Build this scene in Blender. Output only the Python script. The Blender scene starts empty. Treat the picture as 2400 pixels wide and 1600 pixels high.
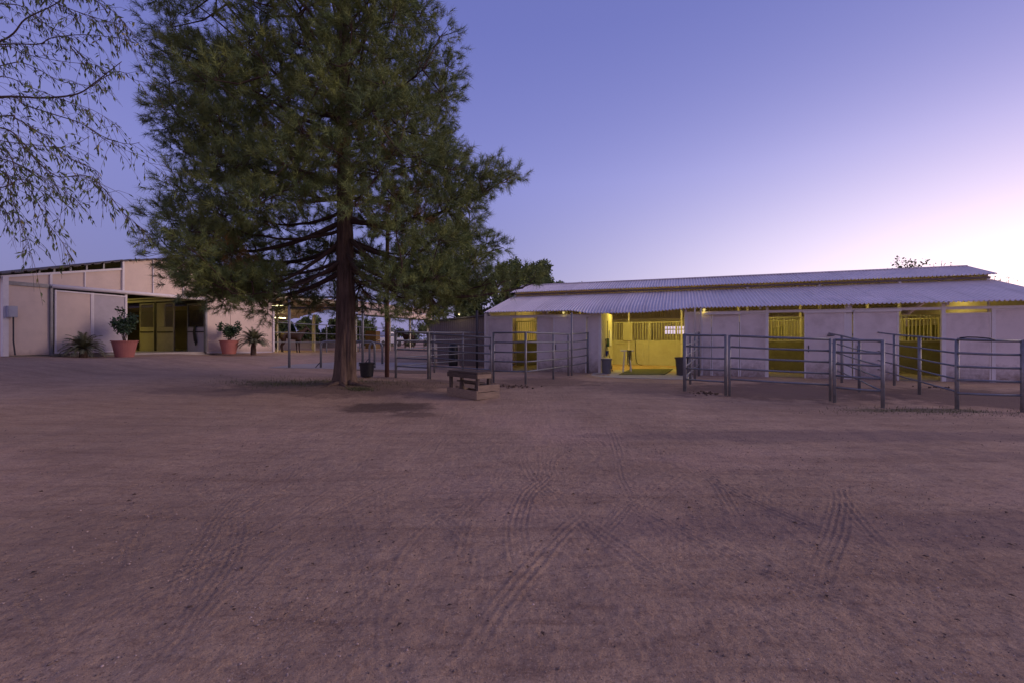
import bpy, math, random
import numpy as np
from mathutils import Vector, Matrix

random.seed(7)
RNG = np.random.default_rng(11)
SC = bpy.context.scene
COL = SC.collection
F, CAMZ, HZ = 1066.667, 1.6, 797.0        # focal length in photo pixels, eye height, horizon row

# ------------------------------------------------------------------ camera
cd = bpy.data.cameras.new('camera'); cam = bpy.data.objects.new('camera', cd); COL.objects.link(cam)
cam.location = (0, 0, CAMZ); cam.rotation_euler = (math.pi/2, 0, 0)
cd.lens = 16; cd.sensor_width = 36; cd.shift_y = -3/2400
cd.clip_start = 0.05; cd.clip_end = 4000
SC.camera = cam

# ------------------------------------------------------------------ sky
W = bpy.data.worlds.new('World'); SC.world = W; W.use_nodes = True
nt = W.node_tree; nt.nodes.clear(); N = nt.nodes; L = nt.links
GLOW_AZ = math.radians(54)
def mth(op, a, b=None, c=None):
    n = N.new('ShaderNodeMath'); n.operation = op
    for i, v in enumerate((a, b, c)):
        if v is None: continue
        if isinstance(v, (int, float)): n.inputs[i].default_value = v
        else: L.new(v, n.inputs[i])
    return n.outputs[0]
tc = N.new('ShaderNodeTexCoord'); sp = N.new('ShaderNodeSeparateXYZ'); L.new(tc.outputs['Generated'], sp.inputs[0])
el = mth('ARCSINE', sp.outputs[2])
az = mth('ARCTAN2', sp.outputs[0], sp.outputs[1])
daz = mth('SUBTRACT', az, GLOW_AZ)
daz = mth('WRAP', daz, math.pi, -math.pi)
def gauss(x, sig):
    q = mth('DIVIDE', x, sig); q = mth('MULTIPLY', q, q); q = mth('MULTIPLY', q, -1.0)
    return mth('EXPONENT', q)
elp = mth('MAXIMUM', el, 0.0)
ramp = N.new('ShaderNodeValToRGB')
zz = mth('MAXIMUM', sp.outputs[2], 0.0); L.new(zz, ramp.inputs[0])
er = ramp.color_ramp
er.elements[0].position = 0.0;  er.elements[0].color = (0.150, 0.165, 0.390, 1)
er.elements[1].position = 1.0;  er.elements[1].color = (0.105, 0.115, 0.36, 1)
for p, c in ((0.14, (0.165, 0.180, 0.465, 1)), (0.32, (0.188, 0.207, 0.560, 1)), (0.56, (0.138, 0.158, 0.485, 1))):
    e = er.elements.new(p); e.color = c
def scaled(col, k):
    m = N.new('ShaderNodeMix'); m.data_type = 'RGBA'; m.blend_type = 'MULTIPLY'; m.inputs[0].default_value = 1
    m.inputs[6].default_value = (*col, 1); L.new(k, m.inputs[7]); return m.outputs[2]
def addc(a, b):
    m = N.new('ShaderNodeMix'); m.data_type = 'RGBA'; m.blend_type = 'ADD'; m.inputs[0].default_value = 1
    L.new(a, m.inputs[6]); L.new(b, m.inputs[7]); return m.outputs[2]
g1 = mth('MULTIPLY', gauss(elp, math.radians(14)), gauss(daz, math.radians(36)))
g2 = mth('MULTIPLY', gauss(elp, math.radians(23)), gauss(daz, math.radians(50)))
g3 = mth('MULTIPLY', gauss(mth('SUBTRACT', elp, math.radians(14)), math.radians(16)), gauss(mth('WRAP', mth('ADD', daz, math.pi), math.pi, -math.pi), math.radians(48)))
sky0 = addc(addc(ramp.outputs[0], scaled((0.86, 0.73, 0.56), g1)), scaled((0.25, 0.20, 0.30), g2))
sky = addc(sky0, scaled((0.60, 0.37, 0.26), g3))      # pink belt opposite the sunset, out of view, added to warm the barn fronts
nsk = N.new('ShaderNodeTexSky'); nsk.sky_type = 'NISHITA'; nsk.sun_disc = False
nsk.sun_elevation = math.radians(1.0); nsk.sun_rotation = GLOW_AZ
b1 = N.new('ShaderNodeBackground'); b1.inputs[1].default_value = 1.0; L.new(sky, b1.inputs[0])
b2 = N.new('ShaderNodeBackground'); b2.inputs[1].default_value = 0.05; L.new(nsk.outputs[0], b2.inputs[0])
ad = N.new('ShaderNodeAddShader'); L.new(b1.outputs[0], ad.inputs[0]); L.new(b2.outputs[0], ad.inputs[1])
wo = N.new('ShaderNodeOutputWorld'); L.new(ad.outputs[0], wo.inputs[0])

# ------------------------------------------------------------------ sun (afterglow)
sl = bpy.data.lights.new('sun', 'SUN'); so = bpy.data.objects.new('sun', sl); COL.objects.link(so)
sl.energy = 1.6; sl.angle = math.radians(35); sl.color = (1.0, 0.72, 0.60)
sd = Vector((math.sin(GLOW_AZ), math.cos(GLOW_AZ), math.tan(math.radians(12))))
# afterglow comes from the lit half of the sky, right of the frame
sd = Vector((0.95, -0.10, 0.28))
so.rotation_euler = sd.to_track_quat('Z', 'Y').to_euler()

# ------------------------------------------------------------------ exposure
vs = SC.view_settings; SC.display_settings.display_device = 'sRGB'
vs.view_transform = 'Standard'; vs.look = 'None'; vs.exposure = 0; vs.gamma = 1; vs.use_curve_mapping = False
SC.render.engine = 'CYCLES'
SC.cycles.use_denoising = True
SC.cycles.max_bounces = 8; SC.cycles.diffuse_bounces = 4
SC.cycles.sample_clamp_indirect = 4.0

# ------------------------------------------------------------------ helpers
def at(px, py, Y): return Vector(((px-1200)/F*Y, Y, CAMZ+(HZ-py)/F*Y))

class MB:
    def __init__(s): s.v = []; s.f = []
    def add(s, vs_, fs):
        o = len(s.v); s.v += [tuple(p) for p in vs_]; s.f += [tuple(i+o for i in f) for f in fs]; return s
    def box(s, x0, x1, y0, y1, z0, z1):
        return s.add([(x0,y0,z0),(x1,y0,z0),(x1,y1,z0),(x0,y1,z0),(x0,y0,z1),(x1,y0,z1),(x1,y1,z1),(x0,y1,z1)],
                     [(0,3,2,1),(4,5,6,7),(0,1,5,4),(1,2,6,5),(2,3,7,6),(3,0,4,7)])
    def hexa(s, b, t):           # 4 bottom + 4 top points
        return s.add(list(b)+list(t), [(0,3,2,1),(4,5,6,7),(0,1,5,4),(1,2,6,5),(2,3,7,6),(3,0,4,7)])
    def slab(s, poly, y0, y1):   # polygon in (x,z) pushed along y
        n = len(poly)
        return s.add([(x,y0,z) for x,z in poly]+[(x,y1,z) for x,z in poly],
                     [tuple(range(n)), tuple(range(2*n-1, n-1, -1))]+[(i, i+n, (i+1)%n+n, (i+1)%n) for i in range(n)])
    def tube(s, pts, r, n=8, cap=True):
        pts = [Vector(p) for p in pts]; m = len(pts)
        rs = r if isinstance(r, (list, tuple)) else [r]*m
        vs_ = []; up = None
        for i, p in enumerate(pts):
            d = (pts[min(i+1, m-1)]-pts[max(i-1, 0)]).normalized()
            if up is None:
                up = Vector((0,0,1)) if abs(d.z) < .9 else Vector((1,0,0))
            a = d.cross(up)
            if a.length < 1e-4: a = d.cross(Vector((0,1,0.3)))
            a.normalize(); b = a.cross(d).normalized(); up = b
            for k in range(n):
                th = 2*math.pi*k/n
                vs_.append(p+(a*math.cos(th)+b*math.sin(th))*rs[i])
        fs = [(i*n+k, i*n+(k+1)%n, (i+1)*n+(k+1)%n, (i+1)*n+k) for i in range(m-1) for k in range(n)]
        if cap: fs += [tuple(range(n-1, -1, -1)), tuple(range((m-1)*n, m*n))]
        return s.add(vs_, fs)
    def bar(s, p0, p1, w, h):
        p0 = Vector(p0); p1 = Vector(p1); d = (p1-p0).normalized()
        up = Vector((0,0,1)) if abs(d.z) < .95 else Vector((0,1,0))
        a = d.cross(up).normalized()*w/2; b = a.cross(d).normalized()*h/2
        return s.hexa([p0-a-b, p0+a-b, p0+a+b, p0-a+b], [p1-a-b, p1+a-b, p1+a+b, p1-a+b])
    def lathe(s, prof, n=24, c=(0,0,0)):
        vs_ = [(c[0]+r*math.cos(2*math.pi*k/n), c[1]+r*math.sin(2*math.pi*k/n), c[2]+z) for r, z in prof for k in range(n)]
        fs = [(i*n+k, i*n+(k+1)%n, (i+1)*n+(k+1)%n, (i+1)*n+k) for i in range(len(prof)-1) for k in range(n)]
        return s.add(vs_, fs)
    def build(s, name, mat, parent=None, smooth=False, label=None):
        me = bpy.data.meshes.new(name); me.from_pydata(s.v, [], s.f)
        me.validate()
        return link(name, me, mat, parent, smooth, label)

def link(name, me, mat, parent=None, smooth=False, label=None):
    if mat: me.materials.append(mat)
    if smooth: me.polygons.foreach_set('use_smooth', [True]*len(me.polygons))
    o = bpy.data.objects.new(name, me); COL.objects.link(o)
    if parent is not None: o.parent = parent
    if label: o['label'] = label
    return o

def arr_mesh(name, V, Fc, col=None):
    V = np.asarray(V, np.float32).reshape(-1, 3); Fc = np.asarray(Fc, np.int32); m, k = Fc.shape
    me = bpy.data.meshes.new(name)
    me.vertices.add(len(V)); me.vertices.foreach_set('co', V.ravel())
    me.loops.add(m*k); me.loops.foreach_set('vertex_index', Fc.ravel())
    me.polygons.add(m); me.polygons.foreach_set('loop_start', np.arange(0, m*k, k, dtype=np.int32))
    me.update(calc_edges=True)
    if col is not None:
        ca = me.color_attributes.new('tint', 'FLOAT_COLOR', 'POINT')
        c4 = np.ones((len(V), 4), np.float32); c4[:, :3] = col; ca.data.foreach_set('color', c4.ravel())
    return me

def empty(name, loc=(0,0,0), rz=0):
    o = bpy.data.objects.new(name, None); COL.objects.link(o); o.location = loc; o.rotation_euler = (0,0,rz)
    o.empty_display_size = .2; return o
def tag(o, label=None, cat=None, group=None, kind=None):
    if label: o['label'] = label
    if cat: o['category'] = cat
    if group: o['group'] = group
    if kind: o['kind'] = kind
    return o

# ------------------------------------------------------------------ materials
def material(name, base, rough=.8, metal=0., var=.12, scale=6., bump=0., bscale=40., stretch=(1,1,1), dark=None, dscale=1.5, damt=.5, tint=False, spec=.3, emit=None, splash=None, sheets=None):
    m = bpy.data.materials.new(name); m.use_nodes = True
    t = m.node_tree; n = t.nodes; l = t.links; n.clear()
    out = n.new('ShaderNodeOutputMaterial'); bs = n.new('ShaderNodeBsdfPrincipled'); l.new(bs.outputs[0], out.inputs[0])
    bs.inputs['Roughness'].default_value = rough; bs.inputs['Metallic'].default_value = metal
    bs.inputs['Specular IOR Level'].default_value = spec
    tcn = n.new('ShaderNodeTexCoord'); mp = n.new('ShaderNodeMapping'); mp.inputs['Scale'].default_value = stretch
    l.new(tcn.outputs['Object'], mp.inputs[0])
    nz = n.new('ShaderNodeTexNoise'); nz.inputs['Scale'].default_value = scale; nz.inputs['Detail'].default_value = 6; nz.inputs['Roughness'].default_value = .65
    l.new(mp.outputs[0], nz.inputs['Vector'])
    rp = n.new('ShaderNodeValToRGB'); l.new(nz.outputs['Fac'], rp.inputs[0])
    rp.color_ramp.elements[0].position = .25; rp.color_ramp.elements[1].position = .75
    rp.color_ramp.elements[0].color = (*[c*(1-var) for c in base], 1); rp.color_ramp.elements[1].color = (*[min(1, c*(1+var)) for c in base], 1)
    c = rp.outputs[0]
    if dark:
        nz2 = n.new('ShaderNodeTexNoise'); nz2.inputs['Scale'].default_value = dscale; nz2.inputs['Detail'].default_value = 7; nz2.inputs['Roughness'].default_value = .7
        l.new(mp.outputs[0], nz2.inputs['Vector'])
        r2 = n.new('ShaderNodeValToRGB'); l.new(nz2.outputs['Fac'], r2.inputs[0])
        r2.color_ramp.elements[0].position = .48; r2.color_ramp.elements[1].position = .72
        mu = n.new('ShaderNodeMath'); mu.operation = 'MULTIPLY'; mu.inputs[1].default_value = damt; l.new(r2.outputs[0], mu.inputs[0])
        mx = n.new('ShaderNodeMix'); mx.data_type = 'RGBA'; l.new(mu.outputs[0], mx.inputs[0]); l.new(c, mx.inputs[6]); mx.inputs[7].default_value = (*dark, 1)
        c = mx.outputs[2]
    def mnode(op, a, b=None):
        q = n.new('ShaderNodeMath'); q.operation = op
        for i, v in enumerate((a, b)):
            if v is None: continue
            if isinstance(v, (int, float)): q.inputs[i].default_value = v
            else: l.new(v, q.inputs[i])
        return q.outputs[0]
    def over(f, c0, col):
        x = n.new('ShaderNodeMix'); x.data_type = 'RGBA'; l.new(f, x.inputs[0]); l.new(c0, x.inputs[6]); x.inputs[7].default_value = (*col, 1); return x.outputs[2]
    if splash or sheets:
        sx = n.new('ShaderNodeSeparateXYZ'); l.new(tcn.outputs['Object'], sx.inputs[0])
        n3 = n.new('ShaderNodeTexNoise'); n3.inputs['Scale'].default_value = 5; n3.inputs['Detail'].default_value = 8; n3.inputs['Roughness'].default_value = .75
        l.new(tcn.outputs['Object'], n3.inputs['Vector'])
    if splash:                       # mud thrown up on the foot of the wall, and hand-high rubbing
        z0, hgt, col, amt = splash
        f = mnode('DIVIDE', mnode('SUBTRACT', z0+hgt, sx.outputs[2]), hgt)
        f = mnode('MULTIPLY', mnode('ADD', f, mnode('MULTIPLY', mnode('SUBTRACT', n3.outputs['Fac'], .5), 2.4)), amt)
        q = n.new('ShaderNodeClamp'); l.new(f, q.inputs[0]); q.inputs[2].default_value = .85; c = over(q.outputs[0], c, col)
    if sheets:                       # each sheet weathers a little differently; rust streaks run down the slope
        wd, col = sheets
        wn = n.new('ShaderNodeTexWhiteNoise'); wn.noise_dimensions = '1D'; l.new(mnode('FLOOR', mnode('DIVIDE', sx.outputs[0], wd)), wn.inputs['W'])
        c = over(mnode('MULTIPLY', wn.outputs['Value'], .22), c, [k*.55 for k in base])
        m2 = n.new('ShaderNodeMapping'); m2.inputs['Scale'].default_value = (6, .35, .35); l.new(tcn.outputs['Object'], m2.inputs[0])
        n4 = n.new('ShaderNodeTexNoise'); n4.inputs['Scale'].default_value = 1.4; n4.inputs['Detail'].default_value = 6; l.new(m2.outputs[0], n4.inputs['Vector'])
        r4 = n.new('ShaderNodeValToRGB'); r4.color_ramp.elements[0].position = .52; r4.color_ramp.elements[1].position = .78; l.new(n4.outputs['Fac'], r4.inputs[0])
        c = over(mnode('MULTIPLY', r4.outputs[0], .35), c, col)
    if tint:
        at_ = n.new('ShaderNodeVertexColor'); at_.layer_name = 'tint'
        mx = n.new('ShaderNodeMix'); mx.data_type = 'RGBA'; mx.blend_type = 'MULTIPLY'; mx.inputs[0].default_value = 1
        l.new(c, mx.inputs[6]); l.new(at_.outputs[0], mx.inputs[7]); c = mx.outputs[2]
    l.new(c, bs.inputs['Base Color'])
    if bump:
        bn = n.new('ShaderNodeTexNoise'); bn.inputs['Scale'].default_value = bscale; bn.inputs['Detail'].default_value = 5
        l.new(mp.outputs[0], bn.inputs['Vector'])
        bp = n.new('ShaderNodeBump'); bp.inputs['Strength'].default_value = bump; bp.inputs['Distance'].default_value = .02
        l.new(bn.outputs['Fac'], bp.inputs['Height']); l.new(bp.outputs[0], bs.inputs['Normal'])
    if emit:
        bs.inputs['Emission Color'].default_value = (*emit[0], 1); bs.inputs['Emission Strength'].default_value = emit[1]
    return m

M = dict(
  stucco=material('beige_wall_paint', (.72,.58,.47), .9, var=.06, scale=2.5, bump=.15, bscale=60, dark=(.42,.33,.27), dscale=.7, damt=.3, splash=(.95, .30, (.30,.21,.16), .6)),
  mauve=material('greyish_door_paint', (.52,.47,.47), .8, var=.08, scale=3, dark=(.38,.33,.32), dscale=1.2, damt=.4),
  panel=material('off_white_steel_panel', (.75,.65,.60), .75, var=.07, scale=2.2, bump=.08, bscale=25, dark=(.33,.25,.20), dscale=.9, damt=.45, splash=(.12, .65, (.22,.15,.11), .75)),
  trim=material('white_steel_trim', (.78,.72,.68), .55, var=.08, scale=8, dark=(.35,.30,.27), dscale=4, damt=.3),
  shed=material('brown_grey_siding', (.23,.19,.18), .85, var=.1, scale=3, dark=(.15,.12,.10), dscale=1, damt=.4),
  galv=material('galvanised_pipe', (.20,.21,.23), .5, .45, var=.18, scale=9, dark=(.20,.17,.15), dscale=6, damt=.4),
  galvpost=material('weathered_pipe_post', (.24,.24,.25), .5, .4, var=.2, scale=7, dark=(.19,.15,.12), dscale=5, damt=.5),
  roof=material('ribbed_roof_steel', (.78,.70,.68), .42, .12, var=.08, scale=1.2, dark=(.44,.41,.44), dscale=.5, damt=.35, spec=.5, sheets=(.99, (.36,.29,.25))),
  darkmetal=material('dark_steel', (.06,.055,.06), .55, .4, var=.2, scale=8),
  darkroof=material('dark_roof_edge', (.10,.09,.09), .6, .2, var=.15, scale=4),
  cream=material('cream_stall_board', (.58,.54,.40), .75, var=.08, scale=3, dark=(.36,.30,.20), dscale=1.3, damt=.4),
  stallboard_shaded=material('shaded_stall_board', (.34,.31,.14), .8, var=.12, scale=3, dark=(.15,.12,.06), dscale=1.3, damt=.5),  # cream boards darkened to olive: the unlit stalls' shade is in the colour
  creambar=material('cream_bar_paint', (.60,.56,.42), .5, var=.08, scale=6),
  drywood=material('weathered_wood', (.10,.075,.062), .9, var=.35, scale=5, stretch=(1,1,6), bump=.5, bscale=30, dark=(.045,.035,.03), dscale=3, damt=.6),
  plank=material('weathered_plank', (.27,.20,.145), .9, var=.3, scale=4, stretch=(1.5,1.5,14), bump=.4, bscale=20, dark=(.14,.10,.08), dscale=3, damt=.5),
  concrete=material('concrete', (.42,.38,.33), .85, var=.12, scale=2, bump=.15, bscale=50, dark=(.27,.23,.19), dscale=.8, damt=.5),
  slab=material('grey_concrete_pad', (.36,.305,.255), .8, var=.12, scale=2, bump=.15, bscale=50, dark=(.2,.18,.17), dscale=.8, damt=.5),
  rubber=material('black_rubber_mat', (.07,.075,.05), .8, var=.25, scale=3, bump=.2, bscale=60),
  blackplastic=material('black_plastic', (.018,.018,.021), .5, var=.2, scale=5),
  greyplastic=material('grey_plastic_bin', (.16,.15,.15), .6, var=.12, scale=4),
  darkplastic=material('brown_grey_bin', (.085,.075,.07), .6, var=.12, scale=4),
  terracotta=material('terracotta_plastic', (.46,.17,.14), .7, var=.12, scale=4, dark=(.36,.15,.12), dscale=2, damt=.4),
  soil=material('potting_soil', (.06,.04,.03), .95, var=.3, scale=20, bump=.5),
  limbbark=material('limb_bark', (.075,.05,.04), .95, var=.3, scale=6),
  bark=material('pine_bark', (.125,.085,.064), .95, var=.5, scale=9, stretch=(1,1,.16), bump=1.0, bscale=14, dark=(.035,.022,.018), dscale=6, damt=.85),
  needle=material('pine_needles', (.150,.195,.066), .65, var=.25, scale=.8, tint=True, spec=.25),
  leafy=material('mesquite_leaf', (.085,.115,.045), .7, var=.25, scale=3, tint=True),
  twig=material('brown_twig', (.11,.075,.06), .9, var=.3, scale=6),
  leaf=material('citrus_leaf', (.04,.075,.03), .5, var=.3, scale=8, tint=True),
  palm=material('palm_frond', (.17,.175,.085), .6, var=.25, scale=5, tint=True),
  hedge=material('far_foliage', (.11,.145,.05), .8, var=.35, scale=1.2, tint=True),
  bedding=material('straw_bedding', (.40,.33,.20), .95, var=.25, scale=9, bump=.6, bscale=30),
  horse=material('dark_bay_coat', (.040,.018,.014), .55, var=.3, scale=5),
  mane=material('black_hair', (.012,.010,.010), .7, var=.2, scale=20),
  hay=material('hay_bale', (.20,.13,.055), .95, var=.3, scale=12, bump=.6, bscale=40),
  polewood=material('brown_pole', (.13,.065,.05), .9, var=.25, scale=5, stretch=(1,1,.2), bump=.3),
  blue=material('blue_plastic', (.03,.05,.22), .5, var=.1),
  greenp=material('green_plastic', (.03,.12,.03), .6, var=.1),
  boxgrey=material('grey_meter_box', (.36,.37,.44), .5, .3, var=.06, scale=5),
  glass=material('dark_glass', (.05,.055,.07), .15, .0, var=.05, spec=.6),
  white=material('white_paint', (.78,.77,.76), .6, var=.04),
  stone=material('pale_stone', (.36,.30,.27), .9, var=.25, scale=6, bump=.4),
  manure=material('dark_manure', (.085,.055,.038), .95, var=.4, scale=15, bump=.8),
  lamp=material('lit_tube', (1,1,1), .5, var=0, emit=((1.0,.90,.42), 14)),
  lampy=material('lit_yellow_lamp', (1,1,1), .5, var=0, emit=((1.0,.80,.18), .7)),
  pebble=material('gravel_stone', (.34,.27,.23), .9, var=.4, scale=30, tint=True),
  grass=material('dry_green_grass', (.10,.105,.045), .9, var=.3, scale=4, tint=True),
)

# ------------------------------------------------------------------ terrain height
BA = Vector((-.9376, .3476, 0)); BP = Vector((.3476, .9376, 0))   # along the right barn (to the left), and away from it
CP = np.array([(0,1,0),(0,-15,0),(-10,-10,0),(10,-10,0),(-3,5,0),(4,5,0),(-8,4,.04),(-6,8,.06),(9,6,0),(0,9,0),(-3,11,.03),(6,10.5,0),(12,10,0),(12,14,.08),(5,17,.09),
  (3,20,.12),(16,16,.12),(20,15,.12),(9,19,.12),(12,18,.12),(1.3,22.8,.125),(-1,22,.13),(.5,15.5,.09),(-.6,16,.1),(-4.4,17.4,.2),(-3.1,17.1,.15),(-5.16,14,.27),(-10,20.5,.36),(-7,22,.36),
  (-19,17,1.0),(-17,20,.88),(-17.6,22,.95),(-15,28.4,.86),(-12.5,30,.76),(-14,24,.76),(-12,15,.42),(-18,14,.85),(-13,10,.25),(-22,20,1.02),(-8,36,.74),(-6,45,.7),(-30,30,1.0),(0,32,.2),(0,45,.4),
  (-1,60,.5),(20,40,.2),(10,26,.125),(17,22,.125),(22,20,.125),(0,200,.6),(-200,100,.8),(200,100,.3),(0,-200,0),(-40,0,.4),(40,0,0),(-20,60,.8),(30,10,0)], float)
def gh(x, y):
    x = np.asarray(x, float); y = np.asarray(y, float)
    num = np.zeros_like(x); den = np.zeros_like(x)
    for cx, cy, ch in CP:
        w = 1/((x-cx)**2+(y-cy)**2+1.2)**1.6
        num += w*ch; den += w
    return num/den
def gz(x, y): return float(gh(np.array([x]), np.array([y]))[0])

def vnoise(x, y, seed=0):
    xi = np.floor(x).astype(np.int64); yi = np.floor(y).astype(np.int64); xf = x-xi; yf = y-yi
    def h(a, b):
        n = (a*374761393+b*668265263+seed*144665) & 0xffffffff
        n = ((n ^ (n >> 13))*1274126177) & 0xffffffff
        return ((n ^ (n >> 16)) & 0xffff)/65535.0
    u = xf*xf*(3-2*xf); v = yf*yf*(3-2*yf)
    return (h(xi,yi)*(1-u)+h(xi+1,yi)*u)*(1-v)+(h(xi,yi+1)*(1-u)+h(xi+1,yi+1)*u)*v

# ------------------------------------------------------------------ ground sheet
def grow(a, b, s0, k):
    r = [a]; s = s0
    while r[-1] < b: r.append(r[-1]+s); s *= k
    return r
xp = list(np.arange(0, 3.3, .0135)); xp += grow(xp[-1]+.015, 16, .016, 1.011); xp += grow(xp[-1]+.4, 900, .5, 1.28)
gx = np.array([-v for v in xp[:0:-1]]+xp)
yp = [-400, -120, -40, -15, -6, -2, 0, 1.0, 1.6]+list(np.arange(1.8, 4.6, .0145)); yp += grow(yp[-1]+.015, 34, .016, 1.0165); yp += grow(yp[-1]+.8, 1500, 1.0, 1.2)
gy = np.array(yp)
X, Y = np.meshgrid(gx, gy)
H = gh(X, Y)
near = np.clip((26-np.hypot(X, Y-4))/14, 0, 1)*(Y > 0)
H += near*(.030*(vnoise(X*1.1, Y*1.1, 1)-.5)+.016*(vnoise(X*3.1, Y*3.1, 2)-.5)+.009*(vnoise(X*9, Y*9, 3)-.5)+.007*(vnoise(X*23, Y*23, 4)-.5)+.005*(vnoise(X*51, Y*51, 5)-.5))
def pg(px, py): Yd = CAMZ*F/(py-HZ); return ((px-1200)/F*Yd, Yd)
TR = [[(150,1095),(340,1115),(520,1215),(700,1300)], [(430,1280),(560,1400),(640,1500),(705,1610)], [(800,1150),(850,1330),(868,1450),(855,1610)],
      [(880,1110),(1040,1225),(1140,1380),(1235,1610)], [(340,1560),(500,1420),(610,1330)], [(910,1410),(1050,1510),(1170,1610)],
      [(1240,1330),(1400,1470),(1530,1610)], [(1495,1370),(1530,1480),(1570,1610)], [(1700,1340),(1780,1460),(1870,1610)],
      [(1980,1340),(2050,1420),(2170,1610)], [(1290,1370),(1262,1450),(1245,1560)], [(1340,1120),(1700,1310),(2050,1420),(2420,1560)],
      [(1560,1310),(1760,1440),(1960,1610)], [(640,1350),(760,1480),(850,1610)], [(600,1200),(800,1290),(1000,1330)], [(1840,1330),(1900,1420),(1960,1500)],
      [(1130,1260),(1120,1400),(1090,1520)], [(480,1610),(620,1480),(760,1380)], [(1180,1300),(1260,1420),(1290,1610)], [(2060,1320),(2200,1410),(2420,1500)], [(1600,1240),(1900,1300),(2400,1420)], [(1000,1330),(960,1450),(950,1560)]]
rt = random.Random(31)
PTS = [[pg(*p) for p in tr] for tr in TR]
for k in range(150):
    x, y = rt.uniform(-6, 6.5), 1.9+4.3*rt.random()**1.6; a = rt.choice((rt.gauss(1.9, .35), rt.gauss(2.45, .3), rt.gauss(1.2, .3))); cv = rt.gauss(0, .16); q = []
    for j in range(int(rt.uniform(4, 11))):
        q.append((x, y)); x += .5*math.cos(a); y += .5*math.sin(a); a += cv*.5+rt.gauss(0, .03)
    PTS.append(q)
TD = np.zeros_like(H)
for ti, tr in enumerate(PTS):
    P = [Vector((*p, 0)) for p in tr]
    # smooth the path
    Q = []
    for i in range(len(P)-1):
        p0, p1, p2, p3 = P[max(i-1,0)], P[i], P[i+1], P[min(i+2,len(P)-1)]
        for k in range(12):
            t = k/12
            Q.append(.5*((2*p1)+(p2-p0)*t+(2*p0-5*p1+4*p2-p3)*t*t+(-p0+3*p1-3*p2+p3)*t**3))
    Q.append(P[-1])
    xs = [q.x for q in Q]; ys = [q.y for q in Q]
    ix = np.where((gx > min(xs)-.3) & (gx < max(xs)+.3))[0]; iy = np.where((gy > min(ys)-.3) & (gy < max(ys)+.3))[0]
    if len(ix) < 2 or len(iy) < 2: continue
    sl_ = np.ix_(iy, ix); Xs = X[sl_]; Ys = Y[sl_]
    best = np.full(Xs.shape, 9.); lat = np.zeros(Xs.shape); arc = np.zeros(Xs.shape); s0 = 0; tot = sum((Q[i+1]-Q[i]).length for i in range(len(Q)-1))
    for i in range(len(Q)-1):
        a, b = Q[i], Q[i+1]; d = b-a; ln = d.length
        if ln < 1e-5: continue
        t = np.clip(((Xs-a.x)*d.x+(Ys-a.y)*d.y)/ln**2, 0, 1)
        dx = Xs-a.x-t*d.x; dy = Ys-a.y-t*d.y; dist = np.hypot(dx, dy); m_ = dist < best
        best[m_] = dist[m_]; lat[m_] = ((Xs-a.x)*d.y/ln-(Ys-a.y)*d.x/ln)[m_]; arc[m_] = (s0+t*ln)[m_]; s0 += ln
    wdt = rt.choice((.07, .10, .12)); amp = rt.uniform(.4, .95) if ti >= len(TR) else .62; pit = rt.uniform(.042, .062); inside = np.clip((wdt-np.abs(lat))/.02, 0, 1)*(best < .16)
    ends = np.clip(np.minimum(arc, tot-arc)/1.0, 0, 1)
    patch = np.clip((vnoise(arc*1.1+ti*7, lat*7+ti, 9)-.05)*1.9, .25, 1)*amp
    ridge = np.maximum(np.cos((lat+.004*np.sin(arc*7+ti))/pit*2*math.pi), -.2)
    tread = .86+.14*np.sin(arc*2*math.pi/.05+lat*20)+.25*(vnoise(arc*9, lat*30, 8)-.5)
    TD[sl_] += inside*ends*patch*(-.001+.0082*ridge*tread)
H += TD
GROUND_V = np.stack([X, Y, H], -1).reshape(-1, 3)
ny, nx = X.shape
ii = (np.arange(ny-1)[:, None]*nx+np.arange(nx-1)[None, :]).ravel()
me = arr_mesh('ground', GROUND_V, np.stack([ii, ii+1, ii+nx+1, ii+nx], -1))

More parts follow.
